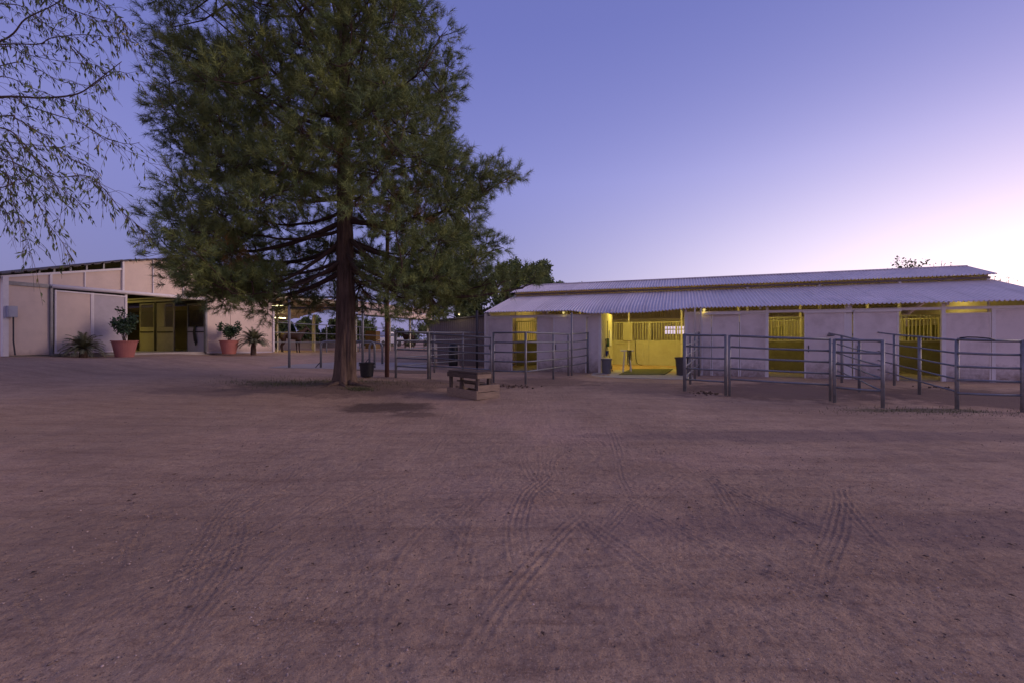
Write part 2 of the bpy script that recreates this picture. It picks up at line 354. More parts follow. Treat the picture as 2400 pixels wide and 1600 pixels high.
def ground_material():
    m = bpy.data.materials.new('decomposed_granite'); m.use_nodes = True
    t = m.node_tree; n = t.nodes; l = t.links; n.clear()
    out = n.new('ShaderNodeOutputMaterial'); bs = n.new('ShaderNodeBsdfPrincipled'); l.new(bs.outputs[0], out.inputs[0])
    bs.inputs['Roughness'].default_value = .95; bs.inputs['Specular IOR Level'].default_value = .15
    tcn = n.new('ShaderNodeTexCoord'); P = tcn.outputs['Object']
    def noise(sc, det=5, ro=.6, dist=0, vec=P):
        q = n.new('ShaderNodeTexNoise'); q.inputs['Scale'].default_value = sc; q.inputs['Detail'].default_value = det; q.inputs['Roughness'].default_value = ro; q.inputs['Distortion'].default_value = dist
        l.new(vec, q.inputs['Vector']); return q.outputs['Fac']
    def rmp(v, a, b, c0=(0,0,0), c1=(1,1,1)):
        r = n.new('ShaderNodeValToRGB'); l.new(v, r.inputs[0]); r.color_ramp.elements[0].position = a; r.color_ramp.elements[1].position = b
        r.color_ramp.elements[0].color = (*c0, 1); r.color_ramp.elements[1].color = (*c1, 1); return r.outputs[0]
    def mixc(f, a, b, mode='MIX'):
        x = n.new('ShaderNodeMix'); x.data_type = 'RGBA'; x.blend_type = mode
        for sock, v in ((x.inputs[0], f), (x.inputs[6], a), (x.inputs[7], b)):
            if isinstance(v, tuple): sock.default_value = (*v, 1)
            elif isinstance(v, (int, float)): sock.default_value = v
            else: l.new(v, sock)
        return x.outputs[2]
    def mm(op, a, b=None):
        q = n.new('ShaderNodeMath'); q.operation = op
        for i, v in enumerate((a, b)):
            if v is None: continue
            if isinstance(v, (int, float)): q.inputs[i].default_value = v
            else: l.new(v, q.inputs[i])
        return q.outputs[0]
    base = rmp(noise(.35, 6, .65, .4), .3, .7, (.42, .288, .182), (.56, .388, .25))
    c = mixc(mm('MULTIPLY', rmp(noise(1.6, 7, .7), .45, .75), .45), base, (.33, .205, .125))
    c = mixc(mm('MULTIPLY', rmp(noise(7, 6, .7), .5, .72), .35), c, (.26, .155, .095))
    # drag streaks from raking, roughly left-right
    mp = n.new('ShaderNodeMapping'); mp.inputs['Scale'].default_value = (.22, 2.2, 1); mp.inputs['Rotation'].default_value = (0, 0, .16); l.new(P, mp.inputs[0])
    c = mixc(mm('MULTIPLY', rmp(noise(1.0, 6, .65, .3, mp.outputs[0]), .48, .68), .42), c, (.225, .14, .09))
    mp2 = n.new('ShaderNodeMapping'); mp2.inputs['Scale'].default_value = (1.1, 7, 1); mp2.inputs['Rotation'].default_value = (0, 0, .10); l.new(P, mp2.inputs[0])
    streak = noise(1.6, 7, .75, .2, mp2.outputs[0])
    c = mixc(mm('MULTIPLY', rmp(streak, .50, .66), .55), c, (.22, .135, .09))
    c = mixc(mm('MULTIPLY', rmp(noise(.16, 4, .6, .3), .50, .66), .5), c, (.66, .43, .31))
    # coarse grit: light and dark grains
    c = mixc(mm('MULTIPLY', rmp(noise(60, 4, .75), .54, .68), .62), c, (.17, .105, .075))
    c = mixc(mm('MULTIPLY', rmp(noise(95, 3, .7), .60, .72), .6), c, (.74, .58, .45))
    c = mixc(mm('MULTIPLY', rmp(noise(22, 6, .8), .52, .68), .45), c, (.22, .135, .09))
    c = mixc(mm('MULTIPLY', rmp(noise(34, 4, .8), .56, .64), .6), c, (.15, .098, .068))
    c = mixc(mm('MULTIPLY', rmp(noise(42, 4, .8), .60, .67), .55), c, (.72, .56, .42))
    sep = n.new('ShaderNodeSeparateXYZ'); l.new(P, sep.inputs[0])
    # damp / litter-covered patches, each an ellipse with a ragged rim
    rag = noise(1.3, 6, .7)
    def patch(cx, cy, rx, ry, col, amt, edge=.35):
        nonlocal c
        dx = mm('DIVIDE', mm('SUBTRACT', sep.outputs[0], cx), rx); dy = mm('DIVIDE', mm('SUBTRACT', sep.outputs[1], cy), ry)
        d = mm('SQRT', mm('ADD', mm('MULTIPLY', dx, dx), mm('MULTIPLY', dy, dy)))
        d = mm('ADD', d, mm('MULTIPLY', mm('SUBTRACT', rag, .5), 1.7))
        f = rmp(d, 1.0-edge, 1.0, (1,1,1), (0,0,0))
        c = mixc(mm('MULTIPLY', f, amt), c, col)
    patch(-2.95, 10.6, 1.25, .95, (.10, .064, .046), .8, .4)     # damp stain by the wooden step
    patch(-2.1, 9.6, .75, .35, (.12, .075, .053), .6, .5)
    patch(-5.3, 13.6, 3.4, 2.0, (.17, .115, .085), .75)              # needle litter round the pine
    patch(-6.6, 14.4, 2.6, 1.3, (.11, .105, .055), .45, .6)
    patch(-8.2, 12.3, 2.2, .9, (.20, .14, .11), .55)
    patch(-2.5, 15.2, 3.0, 1.5, (.20, .135, .095), .6)
    patch(4.9, 14.6, 2.8, 2.2, (.19, .125, .10), .55)
    patch(8.5, 13.8, 3.8, 2.6, (.145, .095, .075), .8)               # worn pens
    patch(12.5, 12.6, 3.2, 2.4, (.145, .095, .075), .8)
    patch(9.3, 10.3, 1.7, .35, (.085, .09, .045), .6)
    patch(1.2, 16.5, 2.2, 2.2, (.16, .105, .075), .6)
    patch(5.5, 7.6, 5.0, .55, (.20, .14, .12), .5)                   # darker swept band
    patch(11, 6.2, 6.0, .6, (.20, .14, .12), .45)
    patch(3.0, 3.9, 3.2, .45, (.22, .15, .125), .4)
    patch(-3.3, 3.4, 2.4, 1.3, (.30, .205, .135), .4, .6)
    l.new(c, bs.inputs['Base Color'])
    hgt = mm('ADD', mm('MULTIPLY', noise(70, 4, .7), .5), mm('ADD', mm('MULTIPLY', noise(14, 5, .7), .9), mm('MULTIPLY', streak, .5)))
    bp = n.new('ShaderNodeBump'); bp.inputs['Strength'].default_value = .9; bp.inputs['Distance'].default_value = .03
    l.new(hgt, bp.inputs['Height']); l.new(bp.outputs[0], bs.inputs['Normal'])
    return m
g = link('ground', me, ground_material(), smooth=True); tag(g, kind='structure')

# loose gravel on the near ground
def gravel():
    n = 26000
    yy = 1.7+(RNG.random(n)**1.7)*9; xx = (RNG.random(n)*2-1)*(1.5+yy*1.2)
    keep = (RNG.random(n) < np.clip(.22+.45*(vnoise(xx*.8, yy*.8, 21) > .5)+.5*np.clip(-xx-.6, 0, 1), 0, 1)); xx, yy = xx[keep], yy[keep]; n = len(xx)
    r = .0028+.007*RNG.random(n)**3
    zz_ = gh(xx, yy)+r*.2
    base = np.array([(1,0,0),(0,1,0),(-1,0,0),(0,-1,0),(0,0,.8),(0,0,-.8)], float)
    fac = np.array([(0,1,4),(1,2,4),(2,3,4),(3,0,4),(1,0,5),(2,1,5),(3,2,5),(0,3,5)])
    an = RNG.random(n)*6.28; ca, sa = np.cos(an), np.sin(an)
    V = base[None]*(1+.5*(RNG.random((n,6,1))-.5))*r[:,None,None]
    V = np.stack([V[...,0]*ca[:,None]-V[...,1]*sa[:,None]+xx[:,None], V[...,0]*sa[:,None]+V[...,1]*ca[:,None]+yy[:,None], V[...,2]+zz_[:,None]], -1)
    Fc = (fac[None]+np.arange(n)[:,None,None]*6).reshape(-1,3)
    col = np.repeat((.45+1.1*RNG.random((n,1))**2)*np.array([[1,.96,.94]]), 6, 0)
    o = link('gravel', arr_mesh('gravel', V.reshape(-1,3), Fc, col), M['pebble']); tag(o, 'scattered small stones and grit on the yard surface', 'gravel', kind='stuff')
gravel()

# ================================================================== RIGHT BARN
RB = empty('horse_barn', (15.98, 16.4, 0), math.atan2(-.3476, .9376))
tag(RB, 'long low stable barn with ribbed metal roof and open yellow lit bays', 'barn')
def rs(px): r = (px-1200)/F; return -(15.98-16.4*r)/(.9376+.3476*r)
def rz(px, py): return CAMZ+(HZ-py)/F*(16.4-.3476*rs(px))
FL = .125                                    # barn floor
S0, S1 = -18.25, 2.75
def rib_roof(name, s0, s1, prof, pitch, hgt, mat, parent, droop=None, th=.02):
    """ribbed sheet: prof = list of (u, z) from eave to ridge; ribs run along u"""
    ss = []; s = s0
    while s < s1:
        ss += [(s, 0), (s+pitch*.50, 0), (s+pitch*.64, hgt), (s+pitch*.86, hgt)]; s += pitch
    ss.append((s, 0)); n = len(ss); m = len(prof)
    vs_ = []; fs = []
    for k in (0, 1):
        for (u, z) in prof:
            for (a, h) in ss:
                vs_.append((a, u, z+h-k*th-(droop(a, u) if droop else 0)))
    for i in range(m-1):
        for j in range(n-1):
            q = i*n+j; fs.append((q, q+1, q+n+1, q+n)); q += m*n; fs.append((q, q+n, q+n+1, q+1))
    for j in range(n-1):
        fs.append((j, m*n+j, m*n+j+1, j+1)); q = (m-1)*n+j; fs.append((q, q+1, m*n+q+1, m*n+q))
    mb = MB(); mb.v = vs_; mb.f = fs
    return mb.build(name, mat, parent)
sb0, sb1 = rs(1335), rs(1640)
def droop(a, u):
    t = (a-sb0)/(sb1-sb0)
    if t <= 0 or t >= 1: return 0
    b = min(t/.2, 1)*min((1-t)/.45, 1); b = b*b*(3-2*b)
    e = min(max((.75-u)/1.0, 0), 1)
    return .15*b*e*e
EAVE_Z = 2.95
rib_roof('roof', S0-.15, S1+.1, [(-.38, EAVE_Z), (-.15, 3.014), (.1, 3.084), (.4, 3.168), (.75, 3.265), (2.2, 3.67), (3.75, 4.09)], .138, .040, M['roof'], RB, droop)
rib_roof('raised_roof', S0-.15, S1+.05, [(3.40, 4.30), (5.5, 4.92)], .138, .040, M['roof'], RB)
rib_roof('raised_roof', S0-.15, S1+.05, [(5.5, 4.921), (7.6, 4.30)], .138, .040, M['roof'], RB)
rib_roof('roof', S0-.15, S1+.1, [(7.25, 4.09), (11.38, 2.95)], .138, .040, M['roof'], RB)
MB().box(S0-.17, S1+.07, 5.38, 5.62, 4.915, 4.965).build('ridge_cap', M['roof'], RB)
# structure under the roofs
bA, bB = rs(1409), rs(1605)
mb = MB().box(S0, S1, 3.66, 3.76, 3.98, 4.07); mb.build('clerestory_beam', M['shed'], RB)
mb = MB().box(S0, S1, 3.62, 3.72, 4.15, 4.235); mb.build('clerestory_beam', M['shed'], RB)
for k in range(8):
    s = S0+.06+k*(S1-S0-.12)/7
    if not bA < s < bB: MB().box(s-.05, s+.05, 3.635, 3.735, FL, 4.15).build('post', M['trim'], RB)
    MB().box(s-.05, s+.05, 7.3, 7.4, FL, 4.15).build('post', M['trim'], RB)
    MB().bar((s, 3.7, 4.19), (s, 5.5, 4.80), .06, .12).bar((s, 5.5, 4.80), (s, 7.35, 4.19), .06, .12).build('rafter', M['trim'], RB)
    MB().bar((s, -.2, 2.90), (s, 3.62, 3.97), .06, .12).build('rafter', M['trim'], RB)
for u, z in ((.35, 3.10), (1.5, 3.42), (2.6, 3.73)):
    MB().box(S0, S1, u-.03, u+.03, z-.06, z).build('purlin', M['trim'], RB)
# floor, rear walls, left end wall
MB().box(S0, S1, 0.02, 11, -.1, FL).build('floor', M['concrete'], RB)
MB().box(S0, -10.3, 10.95, 11.0, FL, 3.04).build('wall', M['panel'], RB); MB().box(-8.5, S1, 10.95, 11.0, FL, 3.04).build('wall', M['panel'], RB); MB().box(-10.299, -8.501, 10.95, 11.0, FL, 2.0).build('wall', M['panel'], RB); MB().box(-10.299, -8.501, 10.95, 11.0, 2.5, 3.04).build('wall', M['panel'], RB)
MB().box(-10.3, -8.5, 10.96, 10.99, 2.27, 2.33).box(-9.43, -9.37, 10.962, 10.988, 1.9, 2.72).build('window_bar', M['trim'], RB)
def end_wall(s, u0, u1, z0, za, zb):
    MB().hexa([(s,u0,z0),(s+.05,u0,z0),(s+.05,u1,z0),(s,u1,z0)], [(s,u0,za),(s+.05,u0,za),(s+.05,u1,zb),(s,u1,zb)]).build('wall', M['panel'], RB)
end_wall(S0, .07, 3.6, FL, 2.93, 3.9); end_wall(S1-.05, .07, 3.6, FL, 2.93, 3.9); end_wall(S0, 7.4, 10.9, FL, 3.9, 2.95); end_wall(S1-.05, 7.4, 10.9, FL, 3.9, 2.95)
end_wall(S1-.05, 3.8, 5.0, FL, 3.9, 3.9)
end_wall(S0+.01, 3.62, 7.38, FL, 3.98, 3.98); end_wall(S1-.06, 5.0, 7.38, FL, 3.98, 3.98); end_wall(S1-.055, 3.66, 5.0, FL, 3.97, 3.97)
for s in (S0+.012, S1-.062):
    MB().hexa([(s,3.74,3.985),(s+.04,3.74,3.985),(s+.04,7.28,3.985),(s,7.28,3.985)], [(s,3.74,4.33),(s+.04,3.74,4.33),(s+.04,7.28,4.33),(s,7.28,4.33)]).build('gable_panel', M['panel'], RB)
    MB().hexa([(s,3.74,4.335),(s+.04,3.74,4.335),(s+.04,7.28,4.335),(s,7.28,4.335)], [(s,5.45,4.84),(s+.04,5.45,4.84),(s+.04,5.55,4.84),(s,5.55,4.84)]).build('gable_panel', M['panel'], RB)
MB().box(S0+.06, S1-.07, 7.42, 7.46, 3.95, 4.32).build('clerestory_wall', M['shed'], RB)
# front: header, posts, panels and sliding doors
HZ0, HZ1 = 2.70, 2.80
for a, b in ((1137, 1407), (1607, 1796), (1800, 2207), (2213, 2560)):
    s_, e_ = rs(a), min(rs(b), S1)
    MB().box(s_, e_, -.03, .06, HZ0, HZ1).build('header_beam', M['trim'], RB)
for px, w in ((1139, .14), (1407, .10), (1607, .10), (1643, .06), (1798, .09), (1988, .22), (2210, .11), (2326, .07)):
    s = rs(px); MB().box(s-w/2, s+w/2, -.05, .055, -.02, 2.93 if px not in (2326,) else HZ0).build('post', M['trim'], RB)
def wall_panel(p0, p1, kind, ztop=None, u=0., mat='panel', label=None):
    s0, s1 = rs(p0)+.01, min(rs(p1)-.01, S1); zt = ztop or HZ0-.01; z0 = FL-.1
    nm = 'sliding_door' if kind == 'door' else 'wall_panel'
    w = MB().box(s0, s1, u, u+.035, z0, zt).build(nm, M[mat], RB, label=label)
    fr = MB(); e = .055 if kind == 'door' else .04
    fr.box(s0, s0+e, u-.018, u+.037, z0, zt); fr.box(s1-e, s1, u-.018, u+.037, z0, zt)
    fr.box(s0+e, s1-e, u-.018, u+.037, zt-e, zt); fr.box(s0+e, s1-e, u-.018, u+.037, z0, z0+e)
    fr.build('frame', M['trim'], w)
    if kind == 'door':
        MB().box(s0+.12, s0+.15, u-.05, u-.02, 1.15, 1.4).build('handle', M['darkmetal'], w)
    return w
wall_panel(1144, 1203, 'door', u=-.09)
wall_panel(1258, 1299, 'panel'); wall_panel(1297, 1376, 'door', u=-.10); wall_panel(1376, 1405, 'panel')
wall_panel(1609, 1641, 'panel'); wall_panel(1644, 1668, 'panel'); wall_panel(1668, 1733, 'panel'); wall_panel(1733, 1796, 'panel')
wall_panel(1883, 1981, 'door', u=-.09, label='sliding door rubbed brown at chest height'); wall_panel(1997, 2105, 'door', u=-.09)
wall_panel(2213, 2323, 'panel', ztop=2.57, label='wall panel with scuffs and an open gap above it'); wall_panel(2329, 2560, 'panel')
for a, b in ((1142, 1258), (1290, 1380), (1650, 1735), (1880, 2000), (1994, 2110)):
    MB().box(rs(a), rs(b), -.14, -.115, 2.66, 2.74).build('door_track', M['trim'], RB)
# stall partitions and stall fronts along the aisle
def partition(s, u0, u1):
    MB().box(s-.02, s+.02, u0, u1, FL, 2.35).build('partition', M['stallboard_shaded'], RB)
for px in (1260, 1377, 1735, 1985, 2330):
    partition(rs(px)+.05, .08, 3.58)
bA, bB = rs(1409), rs(1605)
MB().box(bA-.05, bA, .08, 3.6, FL, 2.92).build('bay_wall', M['cream'], RB)
MB().box(bB, bB+.05, .08, 3.6, FL, 2.92).build('bay_wall', M['cream'], RB)
def stall_front(s0, s1, u, face, door_at=None, top=2.62):
    p = MB().box(s0, s1, u-.025, u+.025, FL, 1.53).build('stall_front', M['cream' if u > 5 else 'stallboard_shaded'], RB)
    gr = MB(); x = s0+.1
    while x < s1-.05:
        gr.tube([(x, u, 1.55), (x, u, top)], .026 if u > 5 else .019, 5, cap=False); x += .155 if u > 5 else .13
    gr.build('grille', M['creambar'], p)
    rl = MB().box(s0, s1, u-.035, u+.035, 1.53, 1.585).box(s0, s1, u-.035, u+.035, top, top+.06)
    rl.box(s0, s0+.06, u-.035, u+.035, FL, top); rl.box(s1-.06, s1, u-.035, u+.035, FL, top)
    if door_at:
        a, b = door_at
        for d in (a, b): rl.box(d-.03, d+.03, u-.045, u+.045, FL, top)
        rl.box(a+.03, b-.03, u+face*.045-.01, u+face*.045+.01, 1.38, 1.43)
    rl.build('rail_frame', M['creambar'], p)
edges = [S0+.12, rs(1262), bA-.06]
for a, b in zip(edges[:-1], edges[1:]): stall_front(a, b, 3.58, 1)
edges = [bB+.06, rs(1737), rs(1990), rs(2335), S1-.1]
for a, b in zip(edges[:-1], edges[1:]): stall_front(a, b, 3.58, 1)
sp_ = 3.55; s = S0+.1; k = 0
while s < S1-1:
    e = min(s+sp_, S1-.1); stall_front(s, e-.02, 7.35, -1, (s+1.55, e-.35)); partition(e, 7.4, 10.9); s = e; k += 1
# yard side stall bedding
for a, b in ((1205, 1257), (1802, 1882), (2107, 2206)):
    s0, s1 = rs(a), rs(b); mb = MB(); n = 12
    for j in range(n+1):
        for i in range(n+1):
            x = s0-.4+(s1-s0+.6)*i/n; y = .05+3.45*j/n
            mb.v.append((x, y, FL+.01+.10*min(1, j/3)*(.5+random.random()*.5)))
    mb.f = [(j*(n+1)+i, j*(n+1)+i+1, (j+1)*(n+1)+i+1, (j+1)*(n+1)+i) for j in range(n) for i in range(n)]
    mb.build('stall_bedding', M['bedding'], RB, smooth=True)
# windows in the rear wall seen through the bars of the bay (daylight beyond)
# downspouts
for px in (1628, 1642):
    s = rs(px); MB().tube([(s, -.34, 2.93), (s, -.30, 2.75), (s, -.16, 2.55), (s, -.16, .2)], .03, 8).build('downspout', M['trim'], RB, smooth=True)
# apron and threshold
ap = [Vector(RB.location)+Vector((.9376*a+.3476*b, -.3476*a+.9376*b, 0)) for a, b in ((bA-.3, -2.3), (bB+.3, -2.3), (bB+.3, .0), (bA-.3, .0))]
o = MB().hexa([(p.x, p.y, -.1) for p in ap], [(p.x, p.y, .135 if i > 1 else .115) for i, p in enumerate(ap)]).build('concrete_apron', M['concrete'])
tag(o, 'pale concrete apron in front of the yellow lit bay', 'pavement', kind='structure')

def rworld(s, u, z): return Vector((15.98+.9376*s+.3476*u, 16.4-.3476*s+.9376*u, z))
RROT = math.atan2(-.3476, .9376)
def light(parent, loc, energy, color, r=.12, name='glow'):
    d = bpy.data.lights.new(name, 'POINT'); d.energy = energy; d.color = color; d.shadow_soft_size = r
    o = bpy.data.objects.new(name, d); COL.objects.link(o); o.location = loc
    if parent: o.parent = parent
    return o
YEL = (1.0, .77, .13)
def strip_lamp(world, rot, label, energy, color, group, l=1.2, mat='lamp', drop=0.):
    t = empty('strip_light', world, rot); tag(t, label, 'light', group)
    MB().box(-l/2, l/2, -.06, .06, 0, .05).build('housing', M['trim'], t)
    MB().tube([(-l/2+.04, 0, -.022), (l/2-.04, 0, -.022)], .018, 8).build('tube', M[mat], t)
    d = bpy.data.lights.new('glow', 'AREA'); d.shape = 'RECTANGLE'; d.size = l; d.size_y = .1; d.energy = energy; d.color = color
    lo = bpy.data.objects.new('glow', d); COL.objects.link(lo); lo.parent = t; lo.location = (0, 0, -.06)
    return t
AG = 'strip lights along the barn aisle'
for s, en in ((-16.3, 26), (-12.2, 24), (-9.2, 26), (-5.4, 28), (-1.6, 28), (1.6, 18)):
    strip_lamp(rworld(s, 5.5, 4.05), RROT, 'strip light hanging under the raised ridge roof of the barn aisle', en, YEL, AG)
bc = (bA+bB)/2
strip_lamp(rworld(bA+.85, 2.7, 3.5), RROT, 'strip light under the roof just inside the open bay', 46, YEL, None)
strip_lamp(rworld(bc, 4.6, 4.06), RROT, 'strip light over the aisle straight behind the open bay', 36, YEL, None)
for i, (px, en, lab) in enumerate(((1230, 4, 'strip light over the stall nearest the pine'), (1842, 11, 'strip light over the stall behind the gated pen'), (2160, 6, 'strip light over the stall at the right end of the barn'))):
    strip_lamp(rworld(rs(px), 2.4, 3.42), RROT, lab, en, YEL, None)
def bulb(world, label, energy, col, mat='lampy'):
    t = empty('lamp', world); tag(t, label, 'lamp')
    MB().lathe([(.02,.10),(.05,.10),(.06,.04),(.055,.03)], 12).build('socket', M['trim'], t)
    MB().lathe([(0,-.07),(.035,-.06),(.055,-.02),(.05,.03)], 12).build('bulb', M[mat], t, smooth=True)
    if energy: light(t, (0,0,-.12), energy, col, .06)
bulb(rworld(rs(1650), -.12, 2.88), 'bare yellow bulb under the eave beside the downspouts', .5, YEL)
bulb(rworld(rs(1323), -.2, 2.88), 'small bulb under the eave left of the open bay', .15, YEL)

# ------------------------------------------------------------------ things in and about the open bay
mt = [at(1450, 878, 19.45), at(1558, 878, 19.45), at(1578, 864, 23.3), at(1478, 864, 23.3)]
o = MB().hexa([(p.x, p.y, .137) for p in mt], [(p.x, p.y, .153) for p in mt]).build('rubber_mat', M['rubber']); tag(o, 'dark rubber mat lying on the lit concrete of the bay', 'mat')
def bin_(loc, r0, r1, h, mat, name, label, cat, rim=True):
    t = empty(name, loc); tag(t, label, cat)
    MB().lathe([(0,0),(r0,0),(r0+.01,.02),(r1,h),(r1-.02,h),(r0-.01,.05),(0,.05)], 28).build('body', M[mat], t, smooth=False)
    if rim: MB().lathe([(r1,h-.05),(r1+.025,h-.05),(r1+.03,h+.005),(r1-.015,h+.005)], 28).build('rim', M[mat], t)
    return t
w = rworld(bA+.28, -.25, .135); b_ = bin_((w.x, w.y, w.z), .19, .225, .64, 'greyplastic', 'barrel', 'grey barrel at the left jamb of the lit bay', 'barrel')
MB().lathe([(0,.655),(.2,.655),(.235,.645),(.235,.66),(0,.675)], 28).build('lid', M['creambar'], b_)
w = rworld(bB-.12, -.35, .12); bin_((w.x, w.y, w.z), .20, .27, .76, 'darkplastic', 'trash_can', 'brown grey bin with flared rim at the right jamb of the bay', 'bin')
w = rworld(bA+.55, 3.3, FL)
# saddle stand
w = rworld(bA+1.05, .9, FL+.01); t = empty('saddle_stand', w, RROT+.2); tag(t, 'white pipe saddle stand inside the bay by the barrel', 'stand')
for x in (-.18, .18):
    MB().tube([(x, -.25, 0), (x*.6, -.05, .95)], .018, 8).build('leg', M['white'], t); MB().tube([(x, .25, 0), (x*.6, .05, .95)], .018, 8).build('leg', M['white'], t)
MB().tube([(-.3, 0, .98), (.3, 0, .98)], .03, 8).build('bar', M['white'], t)
w = rworld(bA+1.05, .9, FL+1.0); t = empty('bridle', w, RROT); tag(t, 'black leather bridle hanging over the white saddle stand', 'bridle')
mb = MB()
for k in range(6):
    x = .02+.035*k; mb.tube([(x, -.06, .02), (x+.02, -.11, -.2), (x+random.uniform(-.04,.05), -.10, -.45-random.random()*.3)], .016, 6)
mb.build('strap', M['blackplastic'], t)
w = rworld(bA+.35, .55, FL+1.2)
t = empty('dustpan', rworld(bA+.06, 1.1, FL+.95), RROT); tag(t, 'blue dustpan hanging low on the lit bay wall', 'dustpan')
MB().slab([(-.02,0),(.02,0),(.02,.6),(-.02,.6)], -.02, .02).build('handle', M['darkmetal'], t)
MB().hexa([(0,-.13,-.24),(.04,-.13,-.24),(.04,.13,-.24),(0,.13,-.24)], [(0,-.2,.02),(.12,-.2,.02),(.12,.2,.02),(0,.2,.02)]).build('pan', M['blue'], t)
t = empty('broom', rworld(bA+.05, 1.5, FL+1.25), RROT); tag(t, 'green headed broom hung head down on the lit bay wall', 'broom')
MB().tube([(.02,0,.3),(.02,0,1.15)], .014, 8).build('handle', M['darkmetal'], t)
MB().hexa([(0,-.11,-.08),(.08,-.11,-.08),(.08,.11,-.08),(0,.11,-.08)], [(0,-.05,.3),(.06,-.05,.3),(.06,.05,.3),(0,.05,.3)]).build('brush', M['greenp'], t)
t = empty('notice_board', rworld(bA+.01, 2.75, FL+1.55), RROT); tag(t, 'narrow white notice board on the yellow bay wall', 'notice board')
MB().box(0,.02,-.35,.35,-.35,.40).build('board', M['white'], t); MB().box(0,.03,-.37,-.35,-.37,.42).box(0,.03,.35,.37,-.37,.42).build('frame', M['trim'], t)
t = empty('pitchfork', rworld(bA+.12, .6, FL+.02), RROT); tag(t, 'dark handled pitchfork leaning in the corner of the bay', 'pitchfork')
MB().tube([(.25,0,.3),(-.02,0,1.5)], .015, 8).build('handle', M['darkmetal'], t)
mb = MB()
for k in range(5): mb.tube([(.25,-.1+.05*k,.32),(.3,-.12+.06*k,.02)], .007, 5)
mb.bar((.25,-.12,.32),(.25,.12,.32),.02,.02); mb.build('tines', M['darkmetal'], t)
w = rworld(rs(1520), 7.27, 0)
s_ = rs(1487)+2.05
t = empty('feed_board', rworld(-12.29, 7.27, 1.62), RROT); tag(t, 'plain cream board fixed over the bars across the aisle', 'board')
MB().box(-.27,.27,-.02,.0,-.04,1.0).build('board', M['cream'], t)
t = empty('lead_rope', rworld(-11.85, 7.24, FL), RROT); tag(t, 'long dark lead rope hanging on the far stall front', 'rope')
MB().tube([(0,0,1.55),(.02,-.02,.9),(.05,-.03,.4),(.12,-.06,.1),(.3,-.1,.02),(.42,-.06,.02)], .018, 6).build('rope', M['blackplastic'], t)

# ================================================================== LEFT BARN (gable end faces the yard)
LO = Vector((-19.12, 17.0, 0)); LROT = math.atan2(.9376, .3476)
def ls(px): r = (px-1200)/F; return (-19.12-17*r)/(.9376*r-.3476)
def lz(px, py): return CAMZ+(HZ-py)/F*(17+.9376*ls(px))
def lp(px, py): return (ls(px), lz(px, py))
def lworld(s, v, z): return Vector((-19.12+.3476*s-.9376*v, 17+.9376*s+.3476*v, z))
LB = empty('stable_barn', LO, LROT); tag(LB, 'beige gabled stable with sliding door and dark open aisle behind the potted plants', 'barn')
def beam_y(px): return 663+.0830*(px-15) if px < 370 else 692.5+.0855*(px-370)
def trim_y(px): return 650-(px/285)*18
def base_y(px): return 833-min(px, 368)/368*8.5
SL, SPK, SR = ls(285), 6.08, 12.15
zS = lz(285, 611); zP = 5.66
def lroof(s): return 4.08+(zS-4.08)*s/SL if s < SL else (zS+(zP-zS)*(s-SL)/(SPK-SL) if s < SPK else lroof(max(0, 2*SPK-s)))
for a, b in ((16, 62), (62, 117)):
    MB().slab([lp(a, base_y(a)), lp(b, base_y(b)), lp(b, beam_y(b)+1), lp(a, beam_y(a)+1)], 0, .06).build('wall_panel', M['stucco'], LB)
for a, b in ((16, 117), (119.5, 197), (199, 284)):
    MB().slab([lp(a, beam_y(a)-1), lp(b, beam_y(b)-1), lp(b, trim_y(b)), lp(a, trim_y(a))], -.005, .055).build('wall_panel', M['stucco'], LB)
for a, b in ((289, 356), (359, 427), (430, 470)):
    MB().slab([lp(a, beam_y(a)-3), lp(b, beam_y(b)-3), (ls(b), lroof(ls(b))-.05), (ls(a), lroof(ls(a))-.05)], -.005, .055).build('wall_panel', M['stucco'], LB)
b = 481; zb = lz(b, beam_y(b)-3); sA = ls(470)
MB().slab([(sA+.02, zb+.05), (ls(481), zb), (SR-SL+.1, zb), (SR-SL+.1, lroof(SR-SL+.1)-.05), (sA+.02, lroof(sA)-.05)], -.005, .055).build('wall_panel', M['stucco'], LB)
for a, b in ((482, 539.5), (540.5, 638)):
    MB().slab([lp(a, 824.5), lp(b, 824), (ls(b), lroof(ls(b))-.08), (ls(a), lroof(ls(a))-.08)] if a > 500 else [lp(a, 824.5), lp(b, 824), (ls(b), lroof(ls(b))-.08), (SR-SL+.12, lroof(SR-SL+.12)-.08), (SR-SL+.12, zb), (ls(a), zb)], 0, .06).build('wall_panel', M['stucco'], LB)
def lbar(name, p0, p1, w, h, v=-.03, mat='trim'):
    a = lp(*p0); b = lp(*p1); return MB().bar((a[0], v, a[1]), (b[0], v, b[1]), w, h).build(name, M[mat], LB)
lbar('corner_post', (10, 834), (10, 648), .16, .16); lbar('batten', (118, beam_y(118)), (118, trim_y(118)), .07, .09); lbar('batten', (198, beam_y(198)), (198, trim_y(198)), .04, .07)
lbar('post', (286.5, 690), (286.5, 612), .08, .14); lbar('batten', (357.5, 694), (357.5, 610), .04, .09); lbar('batten', (428.5, 698), (428.5, 612), .04, .09)
lbar('post', (118, 832), (118, beam_y(118)), .08, .16, mat='galvpost'); lbar('jamb', (481, 824), (481, 700), .10, .14, mat='galvpost'); lbar('jamb', (293.5, 826), (293.5, 690), .08, .10)
lbar('corner_post', (639.5, 824), (639.5, 718), .10, .12)
lbar('trim_board', (0, trim_y(0)-1), (284, trim_y(284)-1), .05, .09, v=-.035)
lbar('girt', (14, beam_y(14)), (118, beam_y(118)), .06, .14, mat='galvpost', v=-.02)
a = lp(118, beam_y(118)); b = lp(481, beam_y(481))
